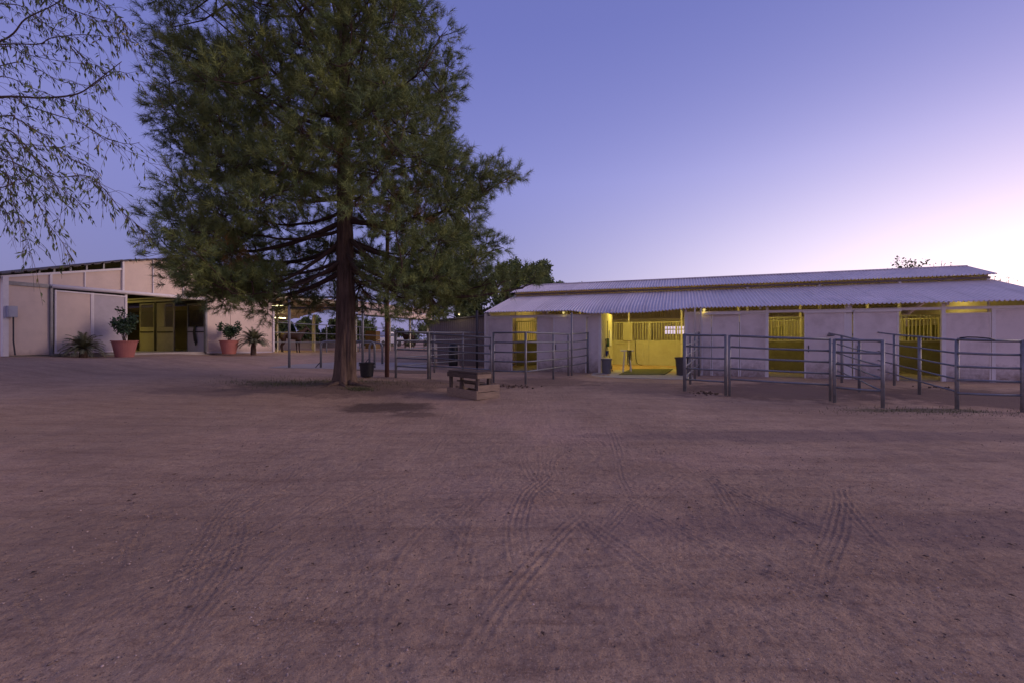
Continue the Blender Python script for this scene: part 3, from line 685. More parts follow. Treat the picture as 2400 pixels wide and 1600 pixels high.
MB().tube([(a[0], -.12, a[1]), (b[0], -.12, b[1])], .085, 10).build('door_track', M['trim'], LB, smooth=True)
lbar('skirting', (120, 830), (292, 827.5), .06, .12, v=-.02, mat='galvpost'); lbar('skirting', (483, 825), (638, 824.5), .05, .10, v=-.035, mat='mauve')
for a, b, mt_ in ((124, 211, 'stucco'), (211.6, 291, 'mauve')):
    d = MB().slab([lp(a, base_y(a)-3), lp(b, base_y(b)-3), lp(b, beam_y(b)+9), lp(a, beam_y(a)+9)], -.12, -.075).build('sliding_door', M[mt_], LB, label='grey half of the sliding door' if mt_ == 'mauve' else 'beige half of the sliding door')
    fr = MB()
    for q0, q1 in (((a+2, base_y(a)-3), (a+2, beam_y(a)+8)), ((b-1, base_y(b)-3), (b-1, beam_y(b)+8)), ((a, beam_y(a)+10), (b, beam_y(b)+10)), ((a, base_y(a)-4), (b, base_y(b)-4))):
        u0 = lp(*q0); u1 = lp(*q1); fr.bar((u0[0], -.13, u0[1]), (u1[0], -.13, u1[1]), .05, .06)
    fr.build('frame', M['trim'], d)
# struts in the open wedge under the roof edge
for px in (92, 127, 165, 203, 243):
    s = ls(px); MB().bar((s, .02, lz(px, trim_y(px))), (s, .02, lroof(s)-.04), .06, .08).build('strut', M['galvpost'], LB)
# roof: two slopes, ribs along the ridge direction show on the edge
def lroof_sheet(sl_, name):
    mb = MB(); n = len(sl_); ribs = []
    for i in range(n-1):
        (s0, z0), (s1, z1) = sl_[i], sl_[i+1]
        k = max(1, int(abs(s1-s0)/.34))
        for j in range(k):
            for fr_, h in ((0, 0), (.62, 0), (.70, .045), (.92, .045)):
                t = (j+fr_)/k; ribs.append((s0+(s1-s0)*t, z0+(z1-z0)*t+h))
    ribs.append(sl_[-1]); m = len(ribs)
    for v in (-.12, 22):
        for dz in (0, -.05):
            for s, z in ribs: mb.v.append((s, v, z+dz))
    for i in range(m-1):
        mb.f += [(i, i+1, 2*m+i+1, 2*m+i), (m+i, 3*m+i, 3*m+i+1, m+i+1), (i, m+i, m+i+1, i+1), (2*m+i, 2*m+i+1, 3*m+i+1, 3*m+i)]
    mb.build(name, M['darkroof'], LB)
lroof_sheet([(-.35, lroof(0)-.1), (SL, zS), (SPK, zP)], 'roof'); lroof_sheet([(SPK, zP+.002), (2*SPK-SL, zS), (2*SPK+.35, lroof(0)-.1)], 'roof')
# side, back walls and floor
MB().box(.05, .11, .1, 21.8, .6, 3.9).build('wall', M['stucco'], LB); MB().box(SR-.06, SR-.005, 3.5, 21.8, .6, 3.9).build('wall', M['stucco'], LB)
MB().slab([(.12,.6),(SR-.07,.6),(SR-.07,3.9),(SPK,5.4),(.12,3.9)], 21.6, 21.7).build('wall', M['stucco'], LB)
MB().box(.12, SR-.07, .07, 21.5, .5, lz(400, 825)).build('floor', M['concrete'], LB)
# aisle stall fronts facing the camera
sF = ls(481)-.02; x0 = lworld(sF, 0, 0)
def lv(px): r = (px-1200)/F; return (x0.x-r*x0.y)/(.9376+.3476*r)
def lvz(px, py): return CAMZ+(HZ-py)/F*(x0.y+.3476*lv(px))
zf = lvz(400, 825)
def stall(p0, p1, ybot, ymid, ytop, mat='cream', solid=None, nm='stall_front', label=None, halter=False):
    v0, v1 = sorted((lv(p0)+.01, lv(p1)-.01)); pm = (p0+p1)/2; z0, zm, zt = lvz(pm, ybot), lvz(pm, ymid), lvz(pm, ytop)
    p = MB().box(sF, sF+.05, v0, v1, z0, zm).build(nm, M[mat], LB, label=label)
    gr = MB(); v = v0+.08
    while v < v1-.04: gr.tube([(sF+.025, v, zm), (sF+.025, v, zt)], .011, 5, cap=False); v += .085
    gr.build('grille', M['creambar' if mat == 'cream' else 'darkmetal'], p)
    e = .05; fr = MB().box(sF-.012, sF+.06, v0, v0+e, z0, zt).box(sF-.012, sF+.06, v1-e, v1, z0, zt).box(sF-.012, sF+.06, v0+e, v1-e, zt-e, zt).box(sF-.012, sF+.06, v0+e, v1-e, zm-e/2, zm+e/2)
    fr.build('frame', M['creambar' if mat == 'cream' else 'galvpost'], p)
    MB().box(sF-.03, sF-.013, v0+e, v1-e, zm-.28, zm-.22).build('latch_rail', M['darkmetal'], p)
    return p
stall(328, 361, 824, 768, 712, label='yellow lit stall door'); stall(368, 407, 825, 768, 710)
MB().box(sF-.015, sF+.055, lv(386), lv(370), lvz(380, 766), lvz(380, 712)).build('stall_board', M['cream'], LB)
stall(439, 479, 825.5, 767, 712, mat='mauve', label='grey stall front in shade')
stall(225, 297, 824, 768, 710)
MB().box(sF-.02, sF+.06, lv(367)+.0, lv(362), zf, lvz(364, 690)).build('post', M['darkmetal'], LB)
MB().box(sF-.03, sF+.06, lv(481), lv(200), lvz(340, 709), lvz(340, 704)).build('beam', M['creambar'], LB)
MB().box(sF-.03, sF+.06, .3, 20, lvz(340, 702), lvz(340, 699)).build('beam', M['creambar'], LB)
MB().box(sF+3.6, sF+3.66, .3, 21, zf, zf+2.6).build('wall', M['shed'], LB)
MB().box(ls(293)-.1, ls(293)-.05, .3, 21, zf, zf+2.5).build('stall_front', M['cream'], LB)
strip_lamp(lworld(5.9, 7.5, 4.5), LROT, 'strip light inside the beige stable aisle', 42, (1, .78, .16), None)
# halter
w = lworld(sF-.05, lv(460), lvz(460, 764)); t = empty('halter', w, LROT); tag(t, 'black halter hanging on the shaded grey stall front', 'halter')
mb = MB()
for k in range(5): mb.tube([(0, .03*k-.05, 0), (-.05, .03*k-.03, -.35), (-.02, .05*k-.15, -.75-random.random()*.3)], .028, 6)
mb.build('strap', M['blackplastic'], t)
# electric meter box, hose bib, flood light
w = lworld(ls(20), -.06, lz(20, 731)); t = empty('meter_box', w, LROT); tag(t, 'grey electric meter box on the left corner of the beige stable', 'meter box')
MB().box(-.12,.14,-.22,-.06,-.21,.21).build('body', M['boxgrey'], t); MB().box(-.10,.12,-.235,-.222,-.19,.10).build('door', M['boxgrey'], t)
MB().tube([(.06,-.12,-.21),(.06,-.12,-1.1),(.10,-.14,-1.62)], .025, 8).build('conduit', M['darkmetal'], t)
w = lworld(ls(409), -.05, lz(409, 648)); t = empty('flood_light', w, LROT); tag(t, 'small unlit flood light on the gable wall beside the pine branch', 'light')
MB().box(-.06,.06,-.08,.04,-.06,.06).build('bracket', M['darkmetal'], t)
for k in (-1, 1): MB().lathe([(0,.07),(.05,.06),(.09,-.06),(.08,-.07),(0,-.05)], 14, (.16*k,-.15,-.02)).build('lamp_head', M['boxgrey'], t)

# ------------------------------------------------------------------ open shelter beyond the beige stable
SH = empty('open_shelter', LO, LROT); tag(SH, 'open sided shade barn with beige fascia and lit yellow beams behind the pine', 'shelter')
sh0, sh1 = SR+.05, 31.5; zfb, zft = 3.65, 4.66
for a, b in ((20.13, 23.3), (23.33, 26.6), (26.63, 29.2), (29.23, sh1)):
    MB().box(a, b, 0, .05, zfb+.52, zft).build('fascia_panel', M['stucco'], SH); MB().box(a, b, 0, .05, zfb, zfb+.48).build('fascia_panel', M['stucco'], SH)
MB().box(20.1, sh1, .06, .16, zfb-.12, zfb+.02).build('beam', M['darkmetal'], SH)
MB().hexa([(sh0,.1,4.50),(19.6,.1,4.50),(26,15,3.30),(sh0,15,3.30)], [(sh0,.1,4.56),(19.6,.1,4.56),(26,15,3.36),(sh0,15,3.36)]).build('roof', M['roof'], SH)
MB().box(19.7, sh1, .1, 9, 4.57, 4.62).build('roof', M['roof'], SH)
for v in (.3, 4.5, 9, 14):
    zr = 4.47-v*.0805
    MB().hexa([(sh0,v,zr-.16),(19.4+v*.42,v,zr-.16),(19.4+v*.42,v+.1,zr-.17),(sh0,v+.1,zr-.17)], [(sh0,v,zr-.02),(19.4+v*.42,v,zr-.02),(19.4+v*.42,v+.1,zr-.03),(sh0,v+.1,zr-.03)]).build('beam', M['creambar'], SH)
    for s in (16.6, 20.3, 24.8, 28, 31.2):
        if v < 1 and s == 16.6 or (v > 1 and s > 26): continue
        MB().box(s-.06, s+.06, v, v+.12, .5, (zr-.16) if s < 20 else 3.7).build('post', M['cream'], SH)
for s in (12.6, 16.6):
    MB().bar((s, .4, 4.22), (s, 14, 3.12), .07, .12).build('cross_beam', M['creambar'], SH)
    MB().bar((s, 4.5, 3.1), (s, 5.8, 3.75), .05, .05).build('brace', M['creambar'], SH)
strip_lamp(lworld(13.2, .9, lz(660, 716)+.05), LROT+math.pi/2, 'lit white strip light at the end of the beige stable wall', 34, (1, .85, .25), None, mat='lamp')
w = lworld(17.3, 6.2, 3.35); bulb(w, 'bright bulb hanging under the shade barn left of the pine trunk', 45, (1, .82, .22), 'lamp')
strip_lamp(lworld(21, 9, 3.55), LROT, 'strip light deep under the shade barn roof', 34, (1, .82, .2), None)
# background boards of the shelter
MB().box(sh0, 36, 15, 15.06, .6, 1.75).build('back_wall', M['shed'], SH)
# ------------------------------------------------------------------ pipe fences
def pipe_fence(name, label, posts, rails_n=5, group=None, r_post=.042, r_rail=.026, zs0=None, zs1=None, low=.30, cap=True, post_list=None, rails=None, cat='fence'):
    """posts: list of (px, top, bottom, depth); rails run through the posts in order"""
    P = [(at(px, tp, d), at(px, bt, d)) for px, tp, bt, d in posts]
    root = empty(name, P[0][1]); tag(root, label, cat, group); o = P[0][1]
    for i, (t, b) in enumerate(P):
        if post_list is not None and i not in post_list: continue
        MB().tube([b-o-Vector((0,0,.1)), t-o+Vector((0,0,.02))], r_post, 10).build('post', M['galvpost'], root, smooth=True)
    fr = rails or [i/(rails_n-1)*(1-low) for i in range(rails_n)]
    for k, f_ in enumerate(fr):
        pts = []
        for i in range(len(P)):
            t, b = P[i]; p = t+(b-t)*f_
            pts.append(p-o)
            if i < len(P)-1:
                t2, b2 = P[i+1]; q = t2+(b2-t2)*f_
                mid = (p+q)/2; mid.z -= .003+random.random()*.008; pts.append(mid-o)
        MB().tube(pts, r_rail*(1.15 if k == 0 else 1), 8).build('rail', M['galv'], root, smooth=True)
    return root
FG = 'pipe pens in front of the barn'
def dep(bt, h=0.): return (CAMZ-h)*F/(bt-HZ)
pipe_fence('pipe_fence', 'short pipe fence panel at the bay end of the gated pen', [(1606, 785, 922, 13.7), (1701, 786, 930, 12.85)], group=FG, low=.25)
pipe_fence('pipe_gate', 'long five bar pipe gate across the pen right of the lit bay', [(1710, 787, 925, 12.7), (1946, 795, 940, 11.65)], group=FG, cat='gate', low=.27, r_post=.034)
pipe_fence('pipe_fence', 'pipe fence side running from the barn wall beside the downspouts', [(1604, 784, 921, 13.75), (1618, 783, 903, 15.6), (1629, 781, 889, 17.4), (1638, 779, 880, 18.9)], group=FG, low=.27)
pipe_fence('pipe_fence', 'pipe panel between the two middle posts of the right pens', [(1956, 796, 946, 11.45), (2069, 798, 957, 10.7)], group=FG, low=.26)
pipe_fence('pipe_fence', 'leaning pipe divider running back to the barn beside the worn door', [(2068, 798, 957, 10.75), (2014, 796, 922, 13.6), (1973, 787, 902, 16.1), (1934, 779, 889, 18.2)], group=FG, low=.26, post_list=[1, 2, 3], r_rail=.022)
pipe_fence('pipe_fence', 'pipe divider running back to the barn left of the last stall', [(2243, 797, 959, 10.55), (2155, 789, 929, 12.9), (2096, 784, 908, 15.2), (2044, 777, 889, 18.0)], group=FG, low=.26, r_rail=.022)
pipe_fence('pipe_fence', 'pipe panel at the right edge with pale post feet', [(2244, 795, 960, 10.5), (2397, 799, 966, 10.15)], group=FG, low=.24, post_list=[1])
pipe_fence('pipe_fence', 'pipe panel running out of the frame on the right', [(2399, 799, 966, 10.13), (2560, 802, 972, 9.7)], group=FG, low=.24, post_list=[1])
pipe_fence('pipe_fence', 'single pipe rail joining the two dividers near the barn wall', [(1940, 786, 889, 17.6), (2042, 782, 889, 17.8)], rails=[0.], group=FG, post_list=[], r_rail=.03)
LG = 'pipe pens beside the pine'
pipe_fence('pipe_fence', 'pipe panel next to the brown pole and the black bucket', [(928, 779, 883, dep(883, .2)), (1004, 781, 888, dep(888, .15))], group=LG, low=.25, r_post=.05)
pipe_fence('pipe_gate', 'sagging pipe gate behind the wooden step', [(1009, 783, 884, 16.9), (1151, 791, 893, 16.0)], group=LG, cat='gate', low=.27, r_post=.03)
pipe_fence('pipe_fence', 'pipe panel left of the stall opening between two pale posts', [(1157, 780, 897, dep(897, .09)), (1232, 779, 900, dep(900, .09))], group=LG, low=.25)
pipe_fence('pipe_fence', 'pipe fence side curving back to the closed sliding door', [(1233, 779, 900, dep(900, .09)), (1297, 781.5, 888, dep(888, .1)), (1332, 783, 881, dep(881, .1)), (1378, 780, 871, 20.6)], group=LG, low=.25, post_list=[1, 2, 3])
pipe_fence('pipe_fence', 'long back pipe fence from the bucket to the barn corner', [(929, 778, 883, 17.6), (1018, 779, 872, 19.8), (1085, 779.5, 865, 21.6), (1142, 780, 860, 23.4)], group=LG, low=.25, post_list=[1, 2], r_rail=.024)
o = MB().tube([at(1340, 733, 18.8), at(1340, 880, 18.8)], .035, 8).build('support_pole', M['galvpost'], smooth=True); tag(o, 'thin pole propping the eave inside the left pen', 'pole')
# rails of the shade barn paddock, in front of the horse
t = empty('paddock_fence', LO, LROT); tag(t, 'three rail pipe fence across the shade barn in front of the horse', 'fence')
for z in (2.72, 2.10, 1.50): MB().tube([(SR+.05, -.05, z-.02), (16.6, -.05, z-.06), (20.2, -.05, z-.10), (25, -.05, z-.16)], .03, 8).build('rail', M['galv'], t)
for s in (16.65, 20.25, 24.9): MB().tube([(s, -.05, .55), (s, -.05, 2.70)], .045, 8).build('post', M['galv'], t)
t = empty('paddock_fence', (0,0,0)); tag(t, 'far dark pipe fence beyond the shade barn', 'fence')
for z in (.55, 1.0, 1.45, 1.95): MB().tube([(-12, 47, .6+z), (2, 50, .5+z)], .035, 6).build('rail', M['darkmetal'], t)
for k in range(6): MB().tube([(-12+2.8*k, 47+.6*k, .4), (-12+2.8*k, 47+.6*k, 2.6)], .05, 6).build('post', M['darkmetal'], t)

# ------------------------------------------------------------------ wash rack behind the pine
p = [at(628, 861, 20.3), at(1000, 868, 19.2), at(1000, 849, 25), at(736, 848, 24)]
o = MB().hexa([(q.x, q.y, q.z-.15) for q in p], [(q.x, q.y, q.z+.012) for q in p]).build('concrete_pad', M['slab']); tag(o, 'grey concrete wash pad behind the pine', 'pad', kind='structure')
t = empty('wash_rack', at(678, 862, 20.4)); tag(t, 'tall pipe wash rack frame standing behind the pine trunk', 'frame'); o = t.location.copy()
A, B, C_ = at(678, 862, 20.4), at(850, 862, 20.4), at(905, 850, 23)
zt = CAMZ+100*20.4/F
for q in (A, B, C_): MB().tube([q-o, Vector((q.x, q.y, zt))-o], .055, 10).build('post', M['galv'], t, smooth=True)
for q, r in ((A, B), (B, C_)):
    for z in (zt, zt-.48): MB().tube([Vector((q.x, q.y, z))-o, Vector((r.x, r.y, z))-o], .04, 8).build('rail', M['darkmetal'], t)
    for k in (1, 2):
        w = q+(r-q)*k/3; MB().tube([Vector((w.x, w.y, zt))-o, Vector((w.x, w.y, zt-.48))-o], .03, 8).build('strut', M['darkmetal'], t)
def hitch(px0, px1, ytop, yb, d, label):
    a, b = at(px0, yb, d), at(px1, yb, d); zt = at(px0, ytop, d).z; r = .22; t = empty('hitch_rail', a); tag(t, label, 'hitch rail', 'hitch rails on the wash pad')
    dx = (b-a); dx.z = 0; u = dx.normalized(); ln = dx.length; pts = [Vector((0,0,0)), Vector((0,0,zt-a.z-r))]
    for k in range(1, 5): th = k/4*math.pi/2; pts.append(Vector((0,0,zt-a.z-r))+u*(r-r*math.cos(th))+Vector((0,0,r*math.sin(th))))
    for k in range(5): th = k/4*math.pi/2; pts.append(u*(ln-r+r*math.sin(th))+Vector((0,0,zt-a.z-r+r*math.cos(th))))
    pts.append(u*ln+Vector((0,0,0)))
    MB().tube(pts, .05, 10).build('hoop', M['galv'], t, smooth=True)
    MB().tube([u*.0+Vector((0,0,.30)), u*-.25+Vector((0,0,.02))], .02, 6).build('brace', M['darkmetal'], t)
hitch(752, 878, 800, 862, 20.5, 'long rounded hitch rail passing behind the pine trunk')
hitch(866, 896, 803, 852, 23, 'short rounded hitch rail between the pine and the brown pole')

# ------------------------------------------------------------------ shed left of the barn, pole, bucket
t = empty('shed', at(1005, 856, 26)); tag(t, 'brown grey shed with vertical ribbed siding at the left end of the barn', 'shed'); o = t.location
a, b = at(1005, 858, 25.6), at(1150, 864, 24.9); d = (b-a); d.z = 0; ln = d.length; u = d.normalized(); nrm = Vector((-u.y, u.x, 0))
t.rotation_euler = (0, 0, math.atan2(u.y, u.x)); t.location = (a.x, a.y, .1); z0h, z1h = 2.60, 2.95
mb = MB(); n = int(ln/.11)
prof = []
for k in range(n+1):
    x = ln*k/n; prof += [(x, 0), (min(ln, x+.06), 0), (min(ln, x+.07), -.022), (min(ln, x+.10), -.022)]
m = len(prof); mb.v = [(x, y, 0) for x, y in prof]+[(x, y, z0h+(z1h-z0h)*x/ln-.1) for x, y in prof]; mb.f = [(i, i+1, m+i+1, m+i) for i in range(m-1)]
mb.build('siding', M['shed'], t)
MB().box(0, .05, .02, 3.4, 0, 2.4).build('side_wall', M['shed'], t); MB().box(0, ln, 3.4, 3.45, 0, 2.4).build('rear_wall', M['shed'], t)
MB().hexa([(-.1,-.18,z0h-.1),(ln+.15,-.18,z1h-.1),(ln+.15,3.5,z1h-.35),(-.1,3.5,z0h-.35)], [(-.1,-.18,z0h-.03),(ln+.15,-.18,z1h-.03),(ln+.15,3.5,z1h-.28),(-.1,3.5,z0h-.28)]).build('roof', M['darkroof'], t)
bulb(at(1076, 736, 24.6), 'tiny bulb under the pine branches above the shed roof', 3, (1, .85, .5))
o = MB().tube([at(1118, 866, 22.2), at(1118, 728, 22.2)], .06, 10).build('steel_post', M['darkmetal'], smooth=True); tag(o, 'dark blue steel post in front of the ribbed shed', 'post')
o = MB().tube([at(1022, 862, 21.5), at(1022, 806, 21.5)], .055, 10).build('wood_post', M['stone'], smooth=True); tag(o, 'short pinkish post in the left pen', 'post')
t = empty('water_barrel', at(1062, 857, 22)); tag(t, 'dark upright water tank on a pale block behind the gate', 'tank')
MB().lathe([(0,0),(.2,0),(.22,.1),(.22,.95),(.12,1.08),(0,1.1)], 18).build('body', M['blackplastic'], t, smooth=True); MB().tube([(.26,-.05,0),(.26,-.05,1.1)], .04, 8).build('pipe', M['stone'], t)
o = at(1048, 864, 20.6); t = MB().box(-.02, .58, -.1, .1, 0, .13).build('stone_block', M['stone']); t.location = o; tag(t, 'pale stone block lying behind the wooden step', 'block')
q = at(907, 879, 17.6); t = empty('wooden_pole', q); tag(t, 'tall reddish brown wooden pole beside the black bucket', 'pole')
MB().tube([(0,0,-.1),(0,0,3),(0.03,0,6.2)], [.085,.08,.07], 12).build('pole', M['polewood'], t, smooth=True); MB().box(-.5,.5,-.05,.05,5.7,5.82).build('crossarm', M['polewood'], t)
q = at(860, 880, 17.2); t = bin_((q.x, q.y, q.z-.02), .22, .27, .52, 'blackplastic', 'muck_bucket', 'round black bucket on the ground right of the pine trunk', 'bucket')
for k in (-1, 1): MB().tube([(.265*k,-.07,.44),(.315*k,0,.40),(.265*k,.07,.44)], .012, 6).build('handle', M['galvpost'], t)

# ------------------------------------------------------------------ mounting block (wooden step)
ax = Vector((.645, -.764, 0)); ay = Vector((.764, .645, 0))
t = empty('mounting_block', at(1048, 930, 12.75), math.atan2(ax.y, ax.x)); t.location.z = gz(t.location.x, t.location.y)-.01; tag(t, 'weathered wooden mounting step with a bench top and plank base', 'step')
LNG, DP = 1.42, .74; TOPZ = .70
def plk(x0, x1, y0, y1, z0, z1, nm='plank', mat='plank', lab=None):
    w = .006
    return MB().hexa([(x0+random.uniform(-w,w),y0,z0+random.uniform(-w,w)),(x1+random.uniform(-w,w),y0,z0+random.uniform(-w,w)),(x1,y1,z0),(x0,y1,z0)], [(x0+random.uniform(-w,w),y0,z1+random.uniform(-w,w)),(x1,y0,z1+random.uniform(-w,w)),(x1,y1,z1),(x0,y1,z1)]).build(nm, M[mat], t, label=lab)
plk(0, LNG, -.005, .035, 0, .22); plk(0, LNG, DP-.035, DP, 0, .16); plk(LNG-.035, LNG+.002, .04, DP, 0, .17); plk(LNG-.035, LNG+.002, .04, DP+.01, .19, .36); plk(-.002, .035, .04, DP, 0, .16)
for x in (.05, LNG-.11):
    for y in (.038, .40): plk(x, x+.1, y, y+.06, .02, TOPZ-.10, 'leg', 'drywood')
plk(.55, .63, .05, .12, .02, .42, 'leg', 'drywood'); plk(.82, .90, .36, .42, .02, .42, 'leg', 'drywood')
plk(.02, LNG-.01, .03, .17, TOPZ-.05, TOPZ, 'top_board', 'drywood'); plk(.01, LNG-.005, .18, .32, TOPZ-.052, TOPZ-.002, 'top_board', 'drywood'); plk(.02, LNG-.01, .33, .47, TOPZ-.05, TOPZ, 'top_board', 'drywood')
plk(0, LNG, 0, .03, TOPZ-.17, TOPZ-.055, 'apron_board', 'drywood'); plk(LNG-.03, LNG, .03, .47, TOPZ-.17, TOPZ-.055, 'apron_board'); plk(0, .03, .03, .47, TOPZ-.17, TOPZ-.055, 'apron_board', 'drywood'); plk(0, LNG, .47, .5, TOPZ-.17, TOPZ-.055, 'apron_board', 'drywood')
plk(.3, LNG-.05, .12, .30, .40, .43, 'step_board', 'drywood'); plk(.1, LNG-.04, .5, .72, .30, .335, 'step_board', 'drywood'); plk(.12, .5, .2, .26, .2, .26, 'brace', 'plank')

# ================================================================== PINE
TX, TY = -5.16, 14.0; TZ = gz(TX, TY)
PINE = empty('pine_tree', (TX, TY, TZ)); tag(PINE, 'huge dense dark green pine with a thick furrowed trunk', 'tree')
# trunk
n, m = 84, 150; V = []
TH = 15.0
def tr_r(h): return (.258*(1-h/TH)**.75+.03)+.035*math.exp(-h/.30)+.03*math.exp(-h/1.5)
for j in range(m):
    h = TH*(j/(m-1))**1.35-.1
    r0 = tr_r(max(h, 0)); cx = .05*math.sin(h*.5); cy = .04*math.cos(h*.7)
    for k in range(n):
        th = 2*math.pi*k/n
        fur = .05*(vnoise(np.array([th*5.5+.35*math.sin(h*1.7)]), np.array([h*1.1]), 31)[0]-.5)+.05*(vnoise(np.array([th*12+.3*math.sin(h*2.3)]), np.array([h*2.2]), 32)[0]-.5)
        r = r0+fur*min(1, r0/.2)+.05*math.exp(-max(h,0)/.3)*math.cos(th*5+1)
        V.append((cx+r*math.cos(th), cy+r*math.sin(th), h))
Fc = [(j*n+k, j*n+(k+1)%n, (j+1)*n+(k+1)%n, (j+1)*n+k) for j in range(m-1) for k in range(n)]
link('trunk', arr_mesh('trunk', V, Fc), M['bark'], PINE, smooth=True)
# crown envelope in metres from the trunk line; z above ground
ZE = [2.0, 2.6, 3.1, 3.4, 3.9, 4.45, 4.85, 5.25, 5.65, 6.0, 6.3, 6.7, 7.2, 7.7, 8.0, 8.6, 9.3, 10.4, 11.1, 11.8, 12.6, 13.6, 14.6, 15.2]
RL = [3.0, 4.1, 4.6, 4.8, 4.9, 5.0, 4.7, 4.2, 3.9, 4.0, 4.2, 4.7, 5.1, 4.5, 4.7, 5.1, 5.2, 5.3, 5.4, 5.3, 3.6, 2.7, 1.3, .4]
RR = [2.8, 4.0, 4.5, 4.6, 4.6, 4.4, 4.5, 4.6, 4.8, 4.9, 5.0, 4.2, 4.0, 3.9, 3.4, 3.6, 3.8, 3.3, 2.7, 2.3, 2.0, 1.5, .9, .3]
def env(z, a):
    l_ = np.interp(z, ZE, RL); r_ = np.interp(z, ZE, RR); c = math.cos(a)
    mid = (l_+r_)/2*.82
    return mid+(r_-mid)*c if c > 0 else mid+(l_-mid)*(-c)
limbs = MB(); twT = []; twD = []; twL = []; dead = []
LP = []                                     # points on the limbs that carry foliage
def add_limb(h0, a, z1, R, thick=1.):
    p0 = Vector((.05*math.sin(h0*.5), .04*math.cos(h0*.7), h0)); p1 = Vector((R*math.cos(a), R*math.sin(a), z1))
    L_ = (p1-p0).length; sag = (.12 if h0 < 6 else .06)*L_; pts = []; w = Vector((-math.sin(a), math.cos(a), 0))*random.uniform(-.06, .06)*L_
    for i in range(11):
        t_ = i/10; q = p0.lerp(p1, t_); q.z -= sag*4*t_*(1-t_); q += w*math.sin(t_*3.1)+Vector((0,0,random.uniform(-.06,.06)*t_)); pts.append(q)
    r0 = (.020+.011*L_)*thick
    limbs.tube(pts, [max(.012, r0*(1-.85*i/10)) for i in range(11)], 6, cap=False)
    for i in range(2, 11): LP.append(tuple(pts[i]))
GA = 2.39996; nl = 96
for i in range(nl):
    f_ = i/(nl-1); h0 = 3.4+(14.0-3.4)*f_; a = i*GA+random.uniform(-.3, .3)
    rise = np.interp(h0, [3.3, 4.5, 6, 9, 12, 15], [-.9, 0., 1.2, 2.3, 2.2, 1.0])+random.uniform(-.6, .6)
    z1 = min(max(h0+rise, 2.7), 14.8)
    if h0 < 4.6 and math.sin(a) < -.5: a += math.pi*.55
    if h0 < 5.2 and i % 2: continue
    add_limb(h0, a, z1, env(z1, a)*random.uniform(.65, .9))
NAMED = ((3.6, .06, 3.15, 5.9), (3.9, -.12, 3.0, 4.7), (4.4, .22, 4.4, 5.0), (4.6, -.3, 2.9, 3.7), (5.0, .05, 6.6, 5.3), (3.5, math.pi-.05, 3.0, 4.7), (3.7, math.pi+.2, 3.2, 4.3), (4.3, math.pi-.2, 4.7, 5.1), (4.5, math.pi+.4, 2.6, 3.4),
         (3.9, math.pi+.7, 2.6, 2.8), (5, math.pi+.1, 4.2, 5.0), (6.2, math.pi, 7.7, 5.3), (4.1, -.8, 2.8, 3.3), (3.8, -.55, 2.8, 3.2))
for q in NAMED: add_limb(*q, 1.15)
LPA = np.array(LP)
def clump(c, size, ns, dd=False):
    global twT
    c = Vector(c); o = Vector((c.x, c.y, 0)); o.normalize(); rr_ = math.hypot(c.x, c.y)
    dq = LPA-np.array(c); dq[:, 2] *= 1.3; j = int(np.argmin((dq**2).sum(1)+np.where(np.hypot(LPA[:,0], LPA[:,1]) > rr_, 2.0, 0))); an = Vector(LP[j])
    m_ = (an+c)/2+Vector((random.uniform(-.12,.12), random.uniform(-.12,.12), -.12))
    if (an-c).length < 3: limbs.tube([an, m_, c, c+o*.35*size+Vector((0,0,.2*size))], [.028, .02, .014, .006], 5, cap=False)
    up_ = Vector((0, 0, .30))+o*.30
    for k in range(ns):
        v = Vector((random.gauss(0,1), random.gauss(0,1), random.gauss(0,1)+.25)); v.normalize(); rad = size*random.random()**.45
        p = c+Vector((v.x, v.y, v.z*.75))*rad
        d = (v*.85+up_+Vector((random.gauss(0,.28), random.gauss(0,.28), random.gauss(0,.22)))).normalized()
        twT.append(tuple(p)); twD.append(tuple(d)); twL.append(random.uniform(.16, .34)); dead.append(dd and random.random() < .5)
        if k % 6 == 0: limbs.tube([c.lerp(p, .1), p, p+d*.2], [.008, .006, .003], 4, cap=False)
# foliage masses through the crown: an outer shell of lumps, looser inside
nc = 0
zs_ = np.linspace(2.3, 15.0, 400); wz = np.array([np.interp(z, ZE, RL)+np.interp(z, ZE, RR) for z in zs_]); wz = wz**1.4; wz[zs_ < 4.2] *= 1.45; cz = np.cumsum(wz)/wz.sum()
lumps = []; tries = 0
while nc < 780 and tries < 60000:
    tries += 1
    z = float(np.interp(random.random(), cz, zs_)); a = random.uniform(-math.pi, math.pi)
    if math.sin(a) > .45 and random.random() < .6: continue
    fmin = .38 if z < 4.4 else (.42 if z < 6 else .15)
    f_ = fmin+(1-fmin)*random.random()**.5
    R = env(z, a)*(.90+.16*float(vnoise(np.array([a*2.6+3]), np.array([z*1.1]), 77)[0]))-.25
    c = Vector((f_*R*math.cos(a), f_*R*math.sin(a), z))
    sep_ = .82 if f_ > .75 else .95
    if c.x < -1.0 and -4.8 < c.x*14/(14+c.y) < -2.3 and c.z > .75+.685*(14+c.y): continue          # crown stands lower on the near left, outside one tall lobe
    if c.z < 4.4 and math.sin(a) < -.45 and abs(c.x) < 2.2: continue           # bare lower trunk on the yard side
    if 3.5 < c.z < 5.0 and .2 < c.x < 1.6 and random.random() < .6: continue
    if any((c-q).length < sep_ for q in lumps): continue
    lumps.append(c); nc += 1
    clump(c, random.uniform(.42, .74), 40 if f_ > .55 else 22, dd=(f_ < .7 and z < 8 and random.random() < .5))
print('lumps', nc)
for h0, a, z1, R in NAMED:
    for k in range(5):
        t_ = .66+.34*k/4; c = Vector((R*t_*math.cos(a)+random.gauss(0,.15), R*t_*math.sin(a)+random.gauss(0,.3), h0+(z1-h0)*t_+.05)); clump(c, .46, 22)
